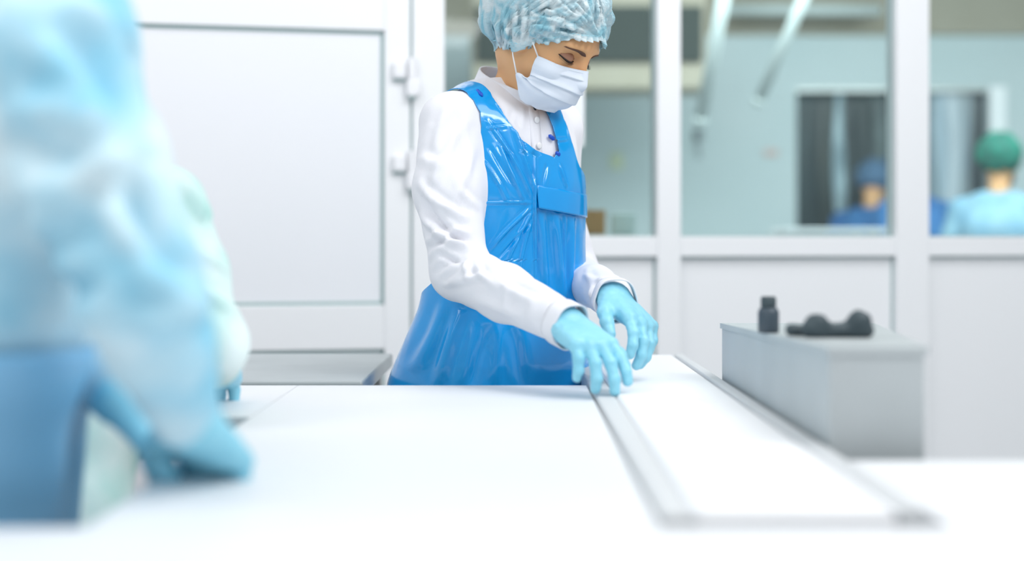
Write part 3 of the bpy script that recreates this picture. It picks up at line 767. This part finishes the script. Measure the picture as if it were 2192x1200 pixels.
z0 = max(inL[1][0], inR[1][0]); 
def curve(c, z):
    o = np.argsort(c[1]); return np.interp(z, c[1][o], c[0][o])
zt = 1.385
zs = np.concatenate([np.linspace(0.60, z0, 270), np.linspace(z0, zt, 60)[1:]])
def outer(z, c, s):
    e = math.radians(88); base = curve(c, z)
    w_ = np.clip((1.07 - z) / 0.09, 0, 1); low = s * (e + math.radians(47) * w_ * w_ * (3 - 2 * w_))
    k = np.clip((z - 1.20) / 0.07, 0, 1); k = k * k * (3 - 2 * k)
    return low * (1 - k) + base * k
NA = 120
RA, RC = [], []
for z in zs:
    ol = outer(z, ouL, -1) ; orr = outer(z, ouR, 1)
    ol = max(ol, -math.radians(80)) if 1.09 < z < 1.28 else ol
    if z <= z0: il = ir = (inL[0][0] + inR[0][0]) / 2
    else:
        q = math.sqrt(min(1, (z - z0) / 0.012)); mid = (inL[0][0] + inR[0][0]) / 2
        il = mid * (1 - q) + q * curve(inL, z); ir = mid * (1 - q) + q * curve(inR, z)
    off = 0.006 + 0.012 * max(0, min(1, (1.2 - z) / 0.3))
    RA.append(rad(np.linspace(ol, il, NA), z, off)); RC.append(rad(np.linspace(ir, orr, NA), min(z, 1.366), off)) if z < 1.367 else None
def apply_apron(V, F):
    N = vnormals(V, F)
    if (N @ np.array([TF[0], TF[1], 0])).mean() < 0: N = -N
    st = [(1040, 255, 1140, 425, 3.5, .0045, -6), (1068, 300, 1128, 440, 3.5, .004, 4), (1045, 310, 1105, 410, 5, -.003), (1095, 265, 1150, 420, 4, .004, 0),
          (1025, 434, 1146, 432, 2.4, .0032), (1143, 432, 1250, 455, 2.4, .0045), (1144, 290, 1146, 650, 2.6, .0042), (1212, 455, 1214, 650, 3, .004),
          (1140, 440, 1045, 540, 3.5, .005, 4), (1140, 450, 1080, 575, 3.5, .005, 4), (1137, 470, 1108, 600, 4, .004, 4), (1158, 448, 1172, 640, 8, .007, 3), (1192, 452, 1210, 650, 8, .008, 3), (1230, 460, 1224, 630, 6, .006),
          (1198, 345, 1214, 400, 3, .004), (1060, 560, 1140, 470, 3, -.003), (1040, 275, 1085, 270, 2.6, .0025), (1186, 296, 1220, 290, 2.6, .003), (1060, 215, 1100, 265, 3, .002),
          (1100, 265, 1120, 330, 3, .003), (1030, 340, 1090, 440, 4, .003, -5), (1170, 345, 1160, 400, 4, -.002),
          (880, 800, 955, 640, 14, .007, 8), (940, 830, 990, 660, 14, .008, -6), (1010, 830, 1040, 690, 12, -.006), (1060, 830, 1070, 690, 12, .006), (1120, 840, 1100, 700, 12, -.006)]
    V = folds(V, N, st, 2.55)
    D = 0.0042 * (0.35 - np.abs(nz3(V, (8, 8, 4), 2))) + 0.0011 * (0.4 - np.abs(nz3(V, (30, 30, 14), 5)))
    return V + N * D[:, None]
VA, FA = loft(RA); VC, FC = loft(RC)
n = len(VA)
# carry both straps over the shoulder and down the back
def strap_back(row, rise):
    rows = [row]; p = row.copy()
    for k in range(26 + rise):
        if k < rise: d = np.array([-TF[0] * .5, -TF[1] * .5, 0.85])
        elif k < rise + 7: d = np.array([-TF[0], -TF[1], 0.25])
        elif k < rise + 10: d = np.array([-TF[0] * .5, -TF[1] * .5, -0.9])
        else: d = np.array([-TF[0] * .15, -TF[1] * .15, -1.0])
        q = p + d / np.linalg.norm(d) * 0.010
        g = sgrad(f_body, q); g = g - 0.0 ; s_ = np.array([-TF[1], TF[0], 0]); g = g - s_ * (g @ s_)[:, None]      # slide only front/back and up, never sideways
        for _ in range(5):
            g = sgrad(f_body, q); g = g - s_ * (g @ s_)[:, None]
            q = q - g * (f_body(q) - 0.008)[:, None] * 0.8
        p = q; rows.append(p.copy())
    return loft(rows)
V, F = join([(VA, FA), (VC, FC), strap_back(RA[-1], 0), strap_back(RC[-1], 5)])
me_bm = bmesh.new()
V = apply_apron(V, F)
ap = mesh_np('apron', V, F, M['apron'], woman)
bm = bmesh.new(); bm.from_mesh(ap.data); bmesh.ops.remove_doubles(bm, verts=bm.verts[:], dist=0.0008); bmesh.ops.recalc_face_normals(bm, faces=bm.faces[:]); bm.to_mesh(ap.data); bm.free(); ap.data.shade_smooth()
solidify(ap, 0.0016)
# strap tabs of darker blue
for pts, nm in (([(1022, 196), (1030, 204)], 'strap_tab'), ([(1177, 292), (1184, 298)], 'strap_tab'), ([(1191, 328), (1196, 332)], 'strap_tab')):
    q = hit(f_coat, [p[0] for p in pts], [p[1] for p in pts]) + np.array([0, -0.011, 0])
    MB().tube([q[0] - (q[1] - q[0]) * .4, q[0], q[1], q[1] + (q[1] - q[0]) * .4], [0.001, 0.004, 0.004, 0.001], 10).build(nm, M['apron_hem'], ap, True)
# pocket flap across the belly
rows = []
for k, t in enumerate(np.linspace(0, 1, 14)):
    pxs = np.linspace(1144, 1238, 26); pys = 396 + t * 50 + (pxs - 1144) * 0.20
    q = hit(f_body, pxs, pys); th = np.arctan2(-(q[:, 0] - TC[0]) * TF[1] + (q[:, 1] - TC[1]) * TF[0], (q[:, 0] - TC[0]) * TF[0] + (q[:, 1] - TC[1]) * TF[1])
    th = np.concatenate([th, th[-1] + np.linspace(0.1, 0.7, 6)]); zz = np.concatenate([q[:, 2], np.full(6, q[-1, 2])])
    rows.append(rad(th, zz, 0.0085 + 0.0055 * t * np.clip((1238 - np.concatenate([pxs, np.full(6, 1238)])) / 60, 0.0, 1) + 0.0025 * t))
V, F = loft(rows); o = mesh_np('apron_pocket_flap', V, F, M['apron'], ap); solidify(o, 0.0015)

# ---- head
fh = head_sdf()
neckB = L2W((-0.035, 0, -0.055))[0]
f_head = lambda p: fh((p - HC) @ HF)
f_neck = union([cone(neckA + [.006, 0, 0], neckB + [.024, -.004, 0], 0.047, 0.042), cone(neckB, L2W((0.0, 0, -0.05))[0], 0.044, 0.045), cone(neckA + [.03, -.03, -.01], neckB + [.02, -.02, -.02], 0.028, 0.03)], 0.02)
hands_done = []
def f_bust(p): return smin(f_head(p), f_neck(p), 0.016)
lo = HC - 0.17; hi = HC + 0.16; lo[2] = 1.36; lo[0] = -0.11
V, F = sdf_mesh(f_bust, lo, hi, 0.0024)
# the hidden rest of the body, one surface with the neck: trunk, arms, legs
hipc = np.array([-0.035, 2.70, 0.86])
RL = np.array([TF[1], -TF[0], 0])            # her right
f_legs = union([cone(hipc + RL * 0.085, (hipc + RL * 0.09) * [1, 1, 0] + [0, 0, 0.46], 0.085, 0.058), cone((hipc + RL * 0.09) * [1, 1, 0] + [0, 0, 0.46], (hipc + RL * 0.09) * [1, 1, 0] + [0, 0, 0.08], 0.058, 0.036),
                cone(hipc - RL * 0.085, (hipc - RL * 0.09) * [1, 1, 0] + [0, 0, 0.46], 0.085, 0.058), cone((hipc - RL * 0.09) * [1, 1, 0] + [0, 0, 0.46], (hipc - RL * 0.09) * [1, 1, 0] + [0, 0, 0.08], 0.058, 0.036)], 0.02)
f_trunk = union([cone(neckA + [0, 0, -0.02], [0, 2.68, 1.2], 0.05, 0.085), cone([0, 2.68, 1.2], hipc, 0.085, 0.10)] + sleeve_cones([shR * [1, 1, 1], elR, wrR], [.038, .034, .024]) + sleeve_cones([shL, (shL + elL) / 2 + np.array([-.014, 0, 0]), elL, wrL], [.034, .028, .028, .022]) + [cone(shR, shL, .035, .035)], 0.03)
V2, F2 = sdf_mesh(lambda p: smin(f_trunk(p), f_legs(p), 0.03), (-0.26, 2.24, 0.03), (0.26, 2.95, 1.42), 0.011)
V3, F3 = join([(V, F), (V2, F2)])
body = mesh_np('body', V3, F3, M['skin'], woman)
tr = mesh_np('trousers', *sdf_mesh(lambda p: np.maximum(f_legs(p) - 0.014, p[..., 2] - 0.84), (-0.3, 2.5, 0.06), (0.25, 2.95, 0.9), 0.01), M['trouser'], woman)
for s in (1, -1):
    b = (hipc + RL * 0.09 * s) * [1, 1, 0]
    f_ = lambda p, b=b: np.maximum(union([cone(b + [0, 0, .05], b + TF3 * 0.14 + [0, 0, .035], 0.045, 0.034), cone(b + [0, 0, .05], b + [0, 0, 0.10], 0.042, 0.042)], 0.02)(p), 0.0 - p[..., 2])
    V, F = sdf_mesh(f_, b + [-0.2, -0.2, -0.01], b + [0.2, 0.2, 0.16], 0.005); mesh_np('shoe', V, F, M['shoe'], woman)

# hair under the cap
f_hair = lambda p: union([ell((-0.014, 0, 0.034), (0.100, 0.081, 0.088)), ell((-0.082, 0, 0.02), (0.04, 0.04, 0.04))], 0.02)((p - HC) @ HF)
def f_hair2(p):
    q = (p - HC) @ HF; return np.maximum(f_hair(p), np.maximum(-(q[..., 2] + 0.03 + 0.1 * np.minimum(q[..., 0], 0)), (q[..., 0] - 0.065) + (0.055 - q[..., 2]) * 0.9 * (q[..., 2] < 0.2)))
V, F = sdf_mesh(f_hair2, HC - 0.15, HC + 0.15, 0.004); hair = mesh_np('hair', V, F, M['hair'], woman)
# cap
V, F = cap_surface(HC, HF, 1.0, 620, 130)
N = vnormals(V, F)
if ((V - HC) * N).sum(1).mean() < 0: N = -N
fan = []
random.seed(11)
for k in range(17):                                # creases running from the gather over the ear up towards the crown
    a_ = math.radians(-62 + k * 8.5); L = 70 + random.random() * 110
    x1, y1 = 1112 + 12 * math.cos(a_), 52 + 12 * math.sin(a_)
    fan.append((x1, y1, x1 + L * math.cos(a_ * 0.75 - 0.15), y1 + L * math.sin(a_ * 0.75 - 0.15), 3.2 + random.random() * 2, 0.0045 * (1 if k % 2 else -0.8), random.uniform(-10, 10)))
for k in range(11):                                # and from the front gather back along the side
    a_ = math.radians(188 + k * 8); L = 80 + random.random() * 80
    fan.append((1283, 76, 1283 + L * math.cos(a_), 76 + L * math.sin(a_), 3.2 + random.random() * 1.5, 0.0042 * (1 if k % 2 else -0.8), random.uniform(-6, 6)))
for k in range(9):
    x1 = 1045 + k * 8; fan.append((x1 + 14, 98 - k * 0.5, x1 - 4 + k * 3, 30 - 4 * k, 3.6, 0.0035 * (1 if k % 2 else -1), 5))
V = folds(V, N, fan, 2.55)
cap = mesh_np('hair_cap', V, F, M['cap'], woman)
md = cap.modifiers.new('thick', 'SOLIDIFY'); md.thickness = 0.0008
nu = 620; hem = V.reshape(130, nu, 3)[121]
MB().tube([tuple(q) for q in hem[::5]] + [tuple(hem[0])], 0.0010, 6, False).build('elastic_hem', M['cap_elastic'], cap, True)

# eyes: lid fold, lashes, brow on both sides
def face_pt(f, s, u, off=0.0, dirx=(1, 0, 0)):
    """point of the face seen from the front at side s, height u (head local)"""
    x = np.full_like(np.atleast_1d(np.array(s, float)), 0.16); s = np.atleast_1d(np.array(s, float)); u = np.atleast_1d(np.array(u, float)) + 0 * s; s = s + 0 * u; x = x + 0 * s
    for _ in range(60): x = x - np.maximum(fh(np.stack([x, s, u], -1)) - off, -0.004) * 0.6
    return HC + np.stack([x, s, u], -1) @ HF.T
def strip(name, s, u, wid, mat, off, th, parent):
    s = np.array(s); u = np.array(u); rows = []
    for k in np.linspace(-1, 1, 7):
        rows.append(face_pt(fh, s, u + np.array(wid) * k, off * (1 - 0.6 * k * k)))
    V, F = loft(rows); o = mesh_np(name, V, F, mat, parent); solidify(o, th); return o
for sg in (-1, 1):
    t = np.linspace(0, 1, 24)
    strip('eyebrow', sg * (0.013 + 0.047 * t), 0.0140 + 0.0065 * np.sin(t * 2.3) - 0.004 * t, 0.0036 * (1 - 0.72 * t) * np.clip(t * 6 + 0.35, 0, 1), M['brow'], 0.0012, 0.0006, body)
    strip('eyelid', sg * (0.017 + 0.036 * t), -0.0018 + 0.0012 * np.sin(t * math.pi), 0.0074 * np.sin(np.clip(t, 0.04, 0.96) * math.pi) ** 0.7, M['lid'], 0.0006, 0.0005, body)
    s_ = sg * (0.0175 + 0.037 * t); u_ = -0.0058 - 0.0032 * np.sin(t * math.pi) + 0.002 * t
    c = face_pt(fh, s_, u_, 0.0008)
    MB().tube([tuple(q) for q in c], [0.0008 + 0.0013 * math.sin(math.pi * min(1, max(0, x * 0.9 + 0.08))) for x in t], 6).build('lash_line', M['lash'], body, True)
    m = MB()
    for k in range(22):
        q = c[k + 1]; out = HF[:, 0] * 0.75 + HF[:, 2] * (-0.75) + HF[:, 1] * sg * (0.25 + 0.5 * k / 22)
        L = 0.0075 + 0.002 * (k / 22); m.tube([tuple(q), tuple(q + out * L * 0.5), tuple(q + (out + HF[:, 2] * 0.35) * L)], [0.00035, 0.00028, 0.0001], 4)
    m.build('lashes', M['lash'], body, True)
t = np.linspace(-1, 1, 24)
strip('lips', 0.024 * t, -0.068 + 0 * t, 0.0075 * np.sqrt(np.clip(1 - t * t, 0.02, 1)), M['lips'], 0.0008, 0.0005, body)

# ---- mask: pleated sheet from nose bridge to chin, flaring at the ear side
def mk(f, s, u): return np.array([f, s, u], float)
#            near side edge ............ nose / mid line ........... far side edge   (head local: forward, left, up)
ctrl = [
    [mk(0.039, -0.0625, -0.0276), mk(0.066, -0.052, -0.0245), mk(0.092, -0.024, -0.0155), mk(0.104, 0, -0.010), mk(0.092, 0.024, -0.0155), mk(0.066, 0.052, -0.0245), mk(0.039, 0.0625, -0.0276)],
    [mk(0.042, -0.066, -0.05), mk(0.068, -0.06, -0.044), mk(0.098, -0.028, -0.036), mk(0.114, 0, -0.033), mk(0.098, 0.028, -0.036), mk(0.068, 0.06, -0.044), mk(0.042, 0.066, -0.05)],
    [mk(0.044, -0.066, -0.07), mk(0.066, -0.06, -0.066), mk(0.104, -0.03, -0.062), mk(0.115, 0, -0.062), mk(0.104, 0.03, -0.062), mk(0.066, 0.06, -0.066), mk(0.044, 0.066, -0.07)],
    [mk(0.021, -0.069, -0.076), mk(0.058, -0.06, -0.09), mk(0.094, -0.032, -0.09), mk(0.104, 0, -0.088), mk(0.094, 0.032, -0.09), mk(0.058, 0.06, -0.09), mk(0.021, 0.069, -0.076)],
    [mk(0.046, -0.055, -0.112), mk(0.058, -0.046, -0.113), mk(0.074, -0.026, -0.113), mk(0.086, 0, -0.104), mk(0.074, 0.026, -0.113), mk(0.058, 0.046, -0.113), mk(0.046, 0.055, -0.112)],
]
g = np.array([cr(r, 90) for r in ctrl]); g = np.array([cr(g[:, j], 96) for j in range(90)]).transpose(1, 0, 2)
V, F = loft(list(g)); N = vnormals(V, F); ctrm = np.array([0, 0, -0.06])
if ((V - ctrm) * N).sum(1).mean() < 0: N = -N; F = F[:, ::-1]
uu = np.repeat(np.linspace(0, 1, 96), 90); vv = np.tile(np.linspace(-1, 1, 90), 96)
D = np.zeros(len(V))
for pc in (0.20, 0.42, 0.62):
    s = (uu - pc + 0.03 * vv * vv) / 0.028; D += 0.0030 * np.where(s < 0, np.exp(-(s * 0.42) ** 2), -0.45 * np.exp(-(s * 0.9) ** 2))
D += 0.0012 * np.exp(-((uu - 0.045) / 0.014) ** 2) + 0.0022 * np.clip(np.abs(vv) - 0.35, 0, 1) * np.sin(uu * 26 + vv * 5)
D += 0.003 * np.exp(-((vv + 0.45 + (uu - .5) * .5) / 0.10) ** 2) * np.clip(uu - 0.4, 0, 1) * 1.6 - 0.003 * np.exp(-((vv + 0.25 + (uu - .5) * .5) / 0.08) ** 2) * np.clip(uu - 0.45, 0, 1)
D += 0.0014 * np.array([mnoise.noise(Vector(v * 45)) for v in V])
V = V + N * D[:, None]
dd_ = fh(V); V = V + sgrad(fh, V) * np.maximum(0.0035 - dd_, 0)[:, None]
V = HC + V @ HF.T
mask = mesh_np('face_mask', V, F, M['mask'], woman); solidify(mask, 0.0012)
G = V.reshape(96, 90, 3)
# bound edges and ear loops
for row in (G[0], G[-1]): MB().tube([tuple(q) for q in row[::3]] + [tuple(row[-1])], 0.0011, 6).build('mask_binding', M['mask'], mask, True)
for j, sg in ((0, -1), (-1, 1)):
    MB().tube([tuple(q) for q in G[::4, j]], 0.0012, 6).build('mask_binding', M['mask'], mask, True)
    e1 = L2W((0.006, sg * 0.080, 0.004))[0]; e2 = L2W((-0.020, sg * 0.080, -0.028))[0]; eb = L2W((-0.022, sg * 0.083, 0.0))[0]
    a = G[0, j]; b = G[70, j]
    MB().tube([tuple(a), tuple((a + e1) / 2 + HF[:, 1] * sg * 0.004), tuple(e1), tuple(eb), tuple(e2), tuple((b + e2) / 2 + HF[:, 1] * sg * 0.003), tuple(b)], 0.0014, 8).build('ear_loop', M['cord'], mask, True)

# gloved hands
dR = P(1335, 790, 2.13) - wrR; dL = P(1432, 745, 2.36) - wrL
glove('glove', woman, elR + (wrR - elR) * 0.86, wrR + (wrR - elR) * 0.1, dR, np.array([-.15, .25, 1.0]), 1, curl=0.42, fore_r=(0.031, 0.029))
glove('glove', woman, elL + (wrL - elL) * 0.84, wrL + (wrL - elL) * 0.1, dL, np.array([.35, .1, 1.0]), -1, curl=0.50, fore_r=(0.031, 0.029))

# ================================================================== the other workers
def figure(label, base, yaw, mats, arms, lean=0.0, scale=1.0, head_pitch=20, head_yaw=0.0, h=0.008, strokes=None, Yref=1.3, apron=None, cap_res=(220, 60), shade=0.004, curl=0.4):
    """standing worker: arms = [(shoulder, elbow, wrist, hand_end) right, left] in world space or None for hanging arms"""
    rt = empty('person', (base[0], base[1], 0), label, 'person')
    F3 = np.array([math.cos(yaw), math.sin(yaw), 0]); L3 = np.array([-F3[1], F3[0], 0]); U = np.array([0, 0, 1.0]); b = np.array([base[0], base[1], 0.0])
    q = lambda f, l, u: b + (F3 * (f + lean * max(0, (u - 0.85)) ) + L3 * l + U * (u if u < 0.85 else 0.85 + (u - 0.85) * math.sqrt(max(0.2, 1 - lean * lean * 0.6)))) * scale
    hip = q(0, 0, 0.86)
    nb_ = q(0.0, 0, 1.40); 
    trunk = [(0.86, .105), (1.05, .098), (1.22, .112), (1.34, .085)]
    def f_tr(p):
        fs = []
        for s in (-1, 1):
            for k in range(3): fs.append(cone(q(0, s * (0.070 if k < 2 else 0.065), trunk[k][0]), q(0, s * (0.07 if k < 1 else .065), trunk[k + 1][0]), trunk[k][1] * scale, trunk[k + 1][1] * scale))
        return union(fs, 0.05)(p)
    A = []
    for i, s in enumerate((-1, 1)):
        if arms[i] is None: A.append([q(0, s * 0.175, 1.33), q(0.02, s * 0.23, 1.07), q(0.20, s * 0.17, 0.98), q(0.36, s * 0.12, 0.93)])
        else: A.append([np.array(a, float) for a in arms[i]])
    f_arms = [union(sleeve_cones([a[0], (a[0] + a[1]) / 2, a[1], (a[1] + a[2]) / 2, a[2]], [.064 * scale, .064 * scale, .055 * scale, .046 * scale, .036 * scale]), .02) for a in A]
    f_sk = union([cone(q(0, s * .06, .62), q(0, s * .06, .88), .115 * scale, .108 * scale) for s in (-1, 1)], 0.05)
    yk = union([cone(q(0, 0, 1.36), a[0], .055 * scale, .055 * scale) for a in A], 0.02)
    def f_c(p):
        d = smin(smin(f_tr(p), yk(p), .03), f_sk(p), .04)
        for fa in f_arms: d = smin(d, fa(p), .03)
        return np.maximum(d, 0.58 * scale - p[..., 2])
    pts = np.array([x for a in A for x in a[:3]] + [hip, nb_, q(0, .2, .6), q(0, -.2, .6)]); lo = pts.min(0) - 0.17; hi = pts.max(0) + 0.14
    lo[:2] = np.minimum(lo[:2], b[:2] - 0.2); hi[:2] = np.maximum(hi[:2], b[:2] + 0.2)
    V, F = sdf_mesh(f_c, lo, hi, h); N = vnormals(V, F)
    if strokes: V = folds(V, N, strokes, Yref)
    V = V + N * (shade * 1.4 * nz3(V, (8, 8, 5), base[1]) + shade * (0.3 - np.abs(nz3(V, (17, 17, 9), 4))))[:, None]
    c_ = mesh_np('coat', V, F, mats['coat'], rt)
    # head, cap, body
    HFx = headframe(yaw + head_yaw, math.radians(head_pitch)); HCx = nb_ + (F3 * (0.035 + lean * 0.12) + U * 0.175) * scale
    fh_ = lambda p: fh(((p - HCx) @ HFx) / scale) * scale
    nk = union([cone(nb_ - U * .05, HCx + HFx @ np.array([-.03, 0, -.05]) * scale, .052 * scale, .048 * scale), ], .02)
    lg = []
    for s in (-1, 1): lg += [cone(q(0, s * .085, .86), q(0, s * .09, .46), .085 * scale, .058 * scale), cone(q(0, s * .09, .46), q(0, s * .09, .08), .058 * scale, .036 * scale)]
    f_l = union(lg, .02)
    V1, F1 = sdf_mesh(lambda p: smin(fh_(p), nk(p), .02), HCx - .19 * scale, HCx + .19 * scale, 0.005)
    f_b = union([cone(nb_ - U * .03, hip, .05, .09)] + [c for a in A for c in sleeve_cones(a[:3], [.036, .032, .024])] + [cone(A[0][0], A[1][0], .03, .03)] + lg, .03)
    pl_ = np.minimum(lo, b + [-.2, -.2, .02]); pl_[2] = 0.03
    V2, F2 = sdf_mesh(f_b, pl_, np.maximum(hi, nb_ + .05), 0.014)
    Vb, Fb = join([(V1, F1), (V2, F2)]); mesh_np('body', Vb, Fb, M['skin'], rt)
    mesh_np('trousers', *sdf_mesh(lambda p: np.maximum(f_l(p) - .014, p[..., 2] - .8 * scale), b + [-.25, -.25, .05], b + [.25, .25, .9], .014), M['trouser'], rt)
    for s in (1, -1):
        bb = q(0, s * .09, 0)
        f_ = lambda p, bb=bb: np.maximum(union([cone(bb + U * .05, bb + F3 * .14 + U * .035, .045, .034), cone(bb + U * .05, bb + U * .10, .042, .042)], .02)(p), 0.0 - p[..., 2])
        mesh_np('shoe', *sdf_mesh(f_, bb + [-.2, -.2, -.01], bb + [.2, .2, .16], .008), M['shoe'], rt)
    Vc, Fc = cap_surface(HCx, HFx, 1.03, *cap_res, seed=base[0] * 3)
    Vc = HCx + (Vc - HCx) * scale
    mesh_np('hair_cap', Vc, Fc, mats['cap'], rt)
    mV = HCx + np.concatenate(g_mask) @ HFx.T * scale
    o = mesh_np('face_mask', mV, F_mask, M['mask'], rt); solidify(o, .0015)
    for i, a in enumerate(A):
        ts = 1 if i == 0 else -1
        d_ = a[3] - a[2]
        glove('glove', rt, a[1] + (a[2] - a[1]) * .86, a[2] + (a[2] - a[1]) * .1, d_, U + 0.2 * F3, ts, h=0.004, curl=curl, fore_r=(.031, .029), mat=mats.get('glove'))
    if apron:
        rows = []
        for z in np.linspace(apron[0], apron[1], 40):
            c = q(0, 0, z); row = []
            for th in np.linspace(-1.5, 1.5, 40):
                dv = F3 * math.cos(th) + L3 * math.sin(th); lo_, hi_ = 0.0, 0.4
                row.append((c, dv))
            cc = np.array([x[0] for x in row]); dv = np.array([x[1] for x in row]); lo_ = np.zeros(40); hi_ = np.full(40, .35)
            for _ in range(24):
                md_ = (lo_ + hi_) / 2; inside = (smin(f_tr(cc + dv * md_[:, None]), f_sk(cc + dv * md_[:, None]), .04)) < 0.014
                lo_ = np.where(inside, md_, lo_); hi_ = np.where(inside, hi_, md_)
            rows.append(cc + dv * (lo_ + 0.004 * np.sin(np.linspace(0, 22, 40)))[:, None])
        Va, Fa = loft(rows); o = mesh_np('apron', Va, Fa, mats['apron'], rt); solidify(o, .002)
    return rt
g_mask = [np.array(x) for x in ((np.array([cr(r_, 30) for r_ in ctrl])))]
gm = np.array([cr(np.array(g_mask)[:, j], 24) for j in range(30)]).transpose(1, 0, 2); g_mask = list(gm); _, F_mask = loft(g_mask)

# worker close to the camera at the left
stk = [(60, 60, 330, 330, 30, .010, 30), (20, 200, 300, 420, 30, .010, -30), (150, 60, 360, 300, 24, -.008, 20), (0, 420, 300, 330, 28, .010, 20), (230, 400, 330, 560, 24, .009, 12),
       (0, 520, 240, 440, 26, .008, -20), (260, 330, 420, 620, 22, -.007, 20), (300, 560, 450, 640, 26, .008, 10), (300, 700, 460, 660, 24, .008, -12), (40, 620, 250, 600, 26, -.009, 8), (120, -20, 250, 60, 30, .008), (-40, 300, 120, 320, 26, -.008)]
figure('person at left edge in pale cyan coat and blue apron, nearest the camera', (-0.60, 1.47), math.radians(8), dict(coat=M['coat_c'], cap=M['cap'], apron=M['blue_apron']),
       [((-0.435, 1.32, 1.29), (-0.332, 1.28, 1.085), (-0.315, 1.37, 0.960), (-0.300, 1.46, 0.905)), ((-0.50, 1.60, 1.30), (-0.50, 1.62, 1.08), (-0.42, 1.50, 0.97), (-0.34, 1.52, 0.91))],
       lean=0.25, strokes=[(q[0], q[1], q[2], q[3], q[4] * 1.2, q[5] * 1.8) + tuple(q[6:]) for q in stk], Yref=1.25, h=0.007, apron=(0.62, 1.02), shade=0.008)
stk2 = [(390, 360, 450, 470, 12, .007, 6), (420, 420, 500, 560, 10, .006, 6), (400, 520, 510, 600, 10, .006, -6), (430, 600, 515, 680, 10, .006, 4), (420, 470, 470, 480, 8, -.005)]
figure('person in mint white coat bending behind the near left worker', (-0.64, 1.79), math.radians(88), dict(coat=M['coat_m'], cap=M['cap_green'], apron=M['blue_apron']),
       [((-0.465, 1.90, 1.165), (-0.400, 1.87, 0.985), (-0.43, 2.06, 0.945), (-0.46, 2.18, 0.905)), ((-0.78, 1.90, 1.17), (-0.86, 1.88, 0.98), (-0.78, 2.05, 0.945), (-0.74, 2.17, 0.905))],
       lean=0.35, scale=0.86, strokes=stk2, Yref=1.86, h=0.007, shade=0.006)

# three workers in the far room
figure('person with green cap and pale blue coat seen from behind, rightmost in far room', (2.275, 6.7), math.radians(62), dict(coat=M['coat_b'], cap=M['cap_green']), [None, None], lean=0.2, h=0.016, cap_res=(120, 40), scale=0.965, head_pitch=10)
figure('person in deep blue coat partly hidden behind the right mullion in far room', (2.25, 7.65), math.radians(110), dict(coat=M['coat_d'], cap=M['cap_blue']), [None, None], lean=0.3, h=0.016, cap_res=(120, 40), scale=0.98)
figure('person in dark blue coat stooping before the strip curtain, seen in middle pane', (2.04, 8.35), math.radians(60), dict(coat=M['coat_d'], cap=M['cap_blue']), [None, None], lean=0.45, h=0.016, cap_res=(120, 40), scale=0.96, head_pitch=30)

# crumpled black glove lying on the steel housing
yb = 1.86; a = P(1735, 0, yb)[0]; b = P(1862, 0, yb)[0] - 0.005; zt_ = topz(yb)
cx_ = (a + b) / 2
f_ = union([cone((a, yb, zt_ + .010), (b, yb, zt_ + .010), .010, .010), ell((a + .008, yb, zt_ + .016), (.014, .018, .016)), ell((b - .008, yb, zt_ + .020), (.014, .018, .018)), cone((a - .02, yb + .03, zt_ + .008), (b, yb + .02, zt_ + .008), .008, .008)], .012)
f2 = lambda p: np.maximum(f_(p), zt_ + 0.0003 - p[..., 2])
V, F = sdf_mesh(f2, (a - .06, yb - .06, zt_ - .01), (b + .05, yb + .08, zt_ + .07), .0022); N = vnormals(V, F)
V = V + N * (0.003 * nz3(V, 60) * np.clip((V[:, 2] - zt_) / .01, 0, 1))[:, None]
o = mesh_np('rubber_glove', V, F, M['black_cloth']); S(o, 'crumpled black rubber glove lying on the steel housing beside the bottle', 'glove')
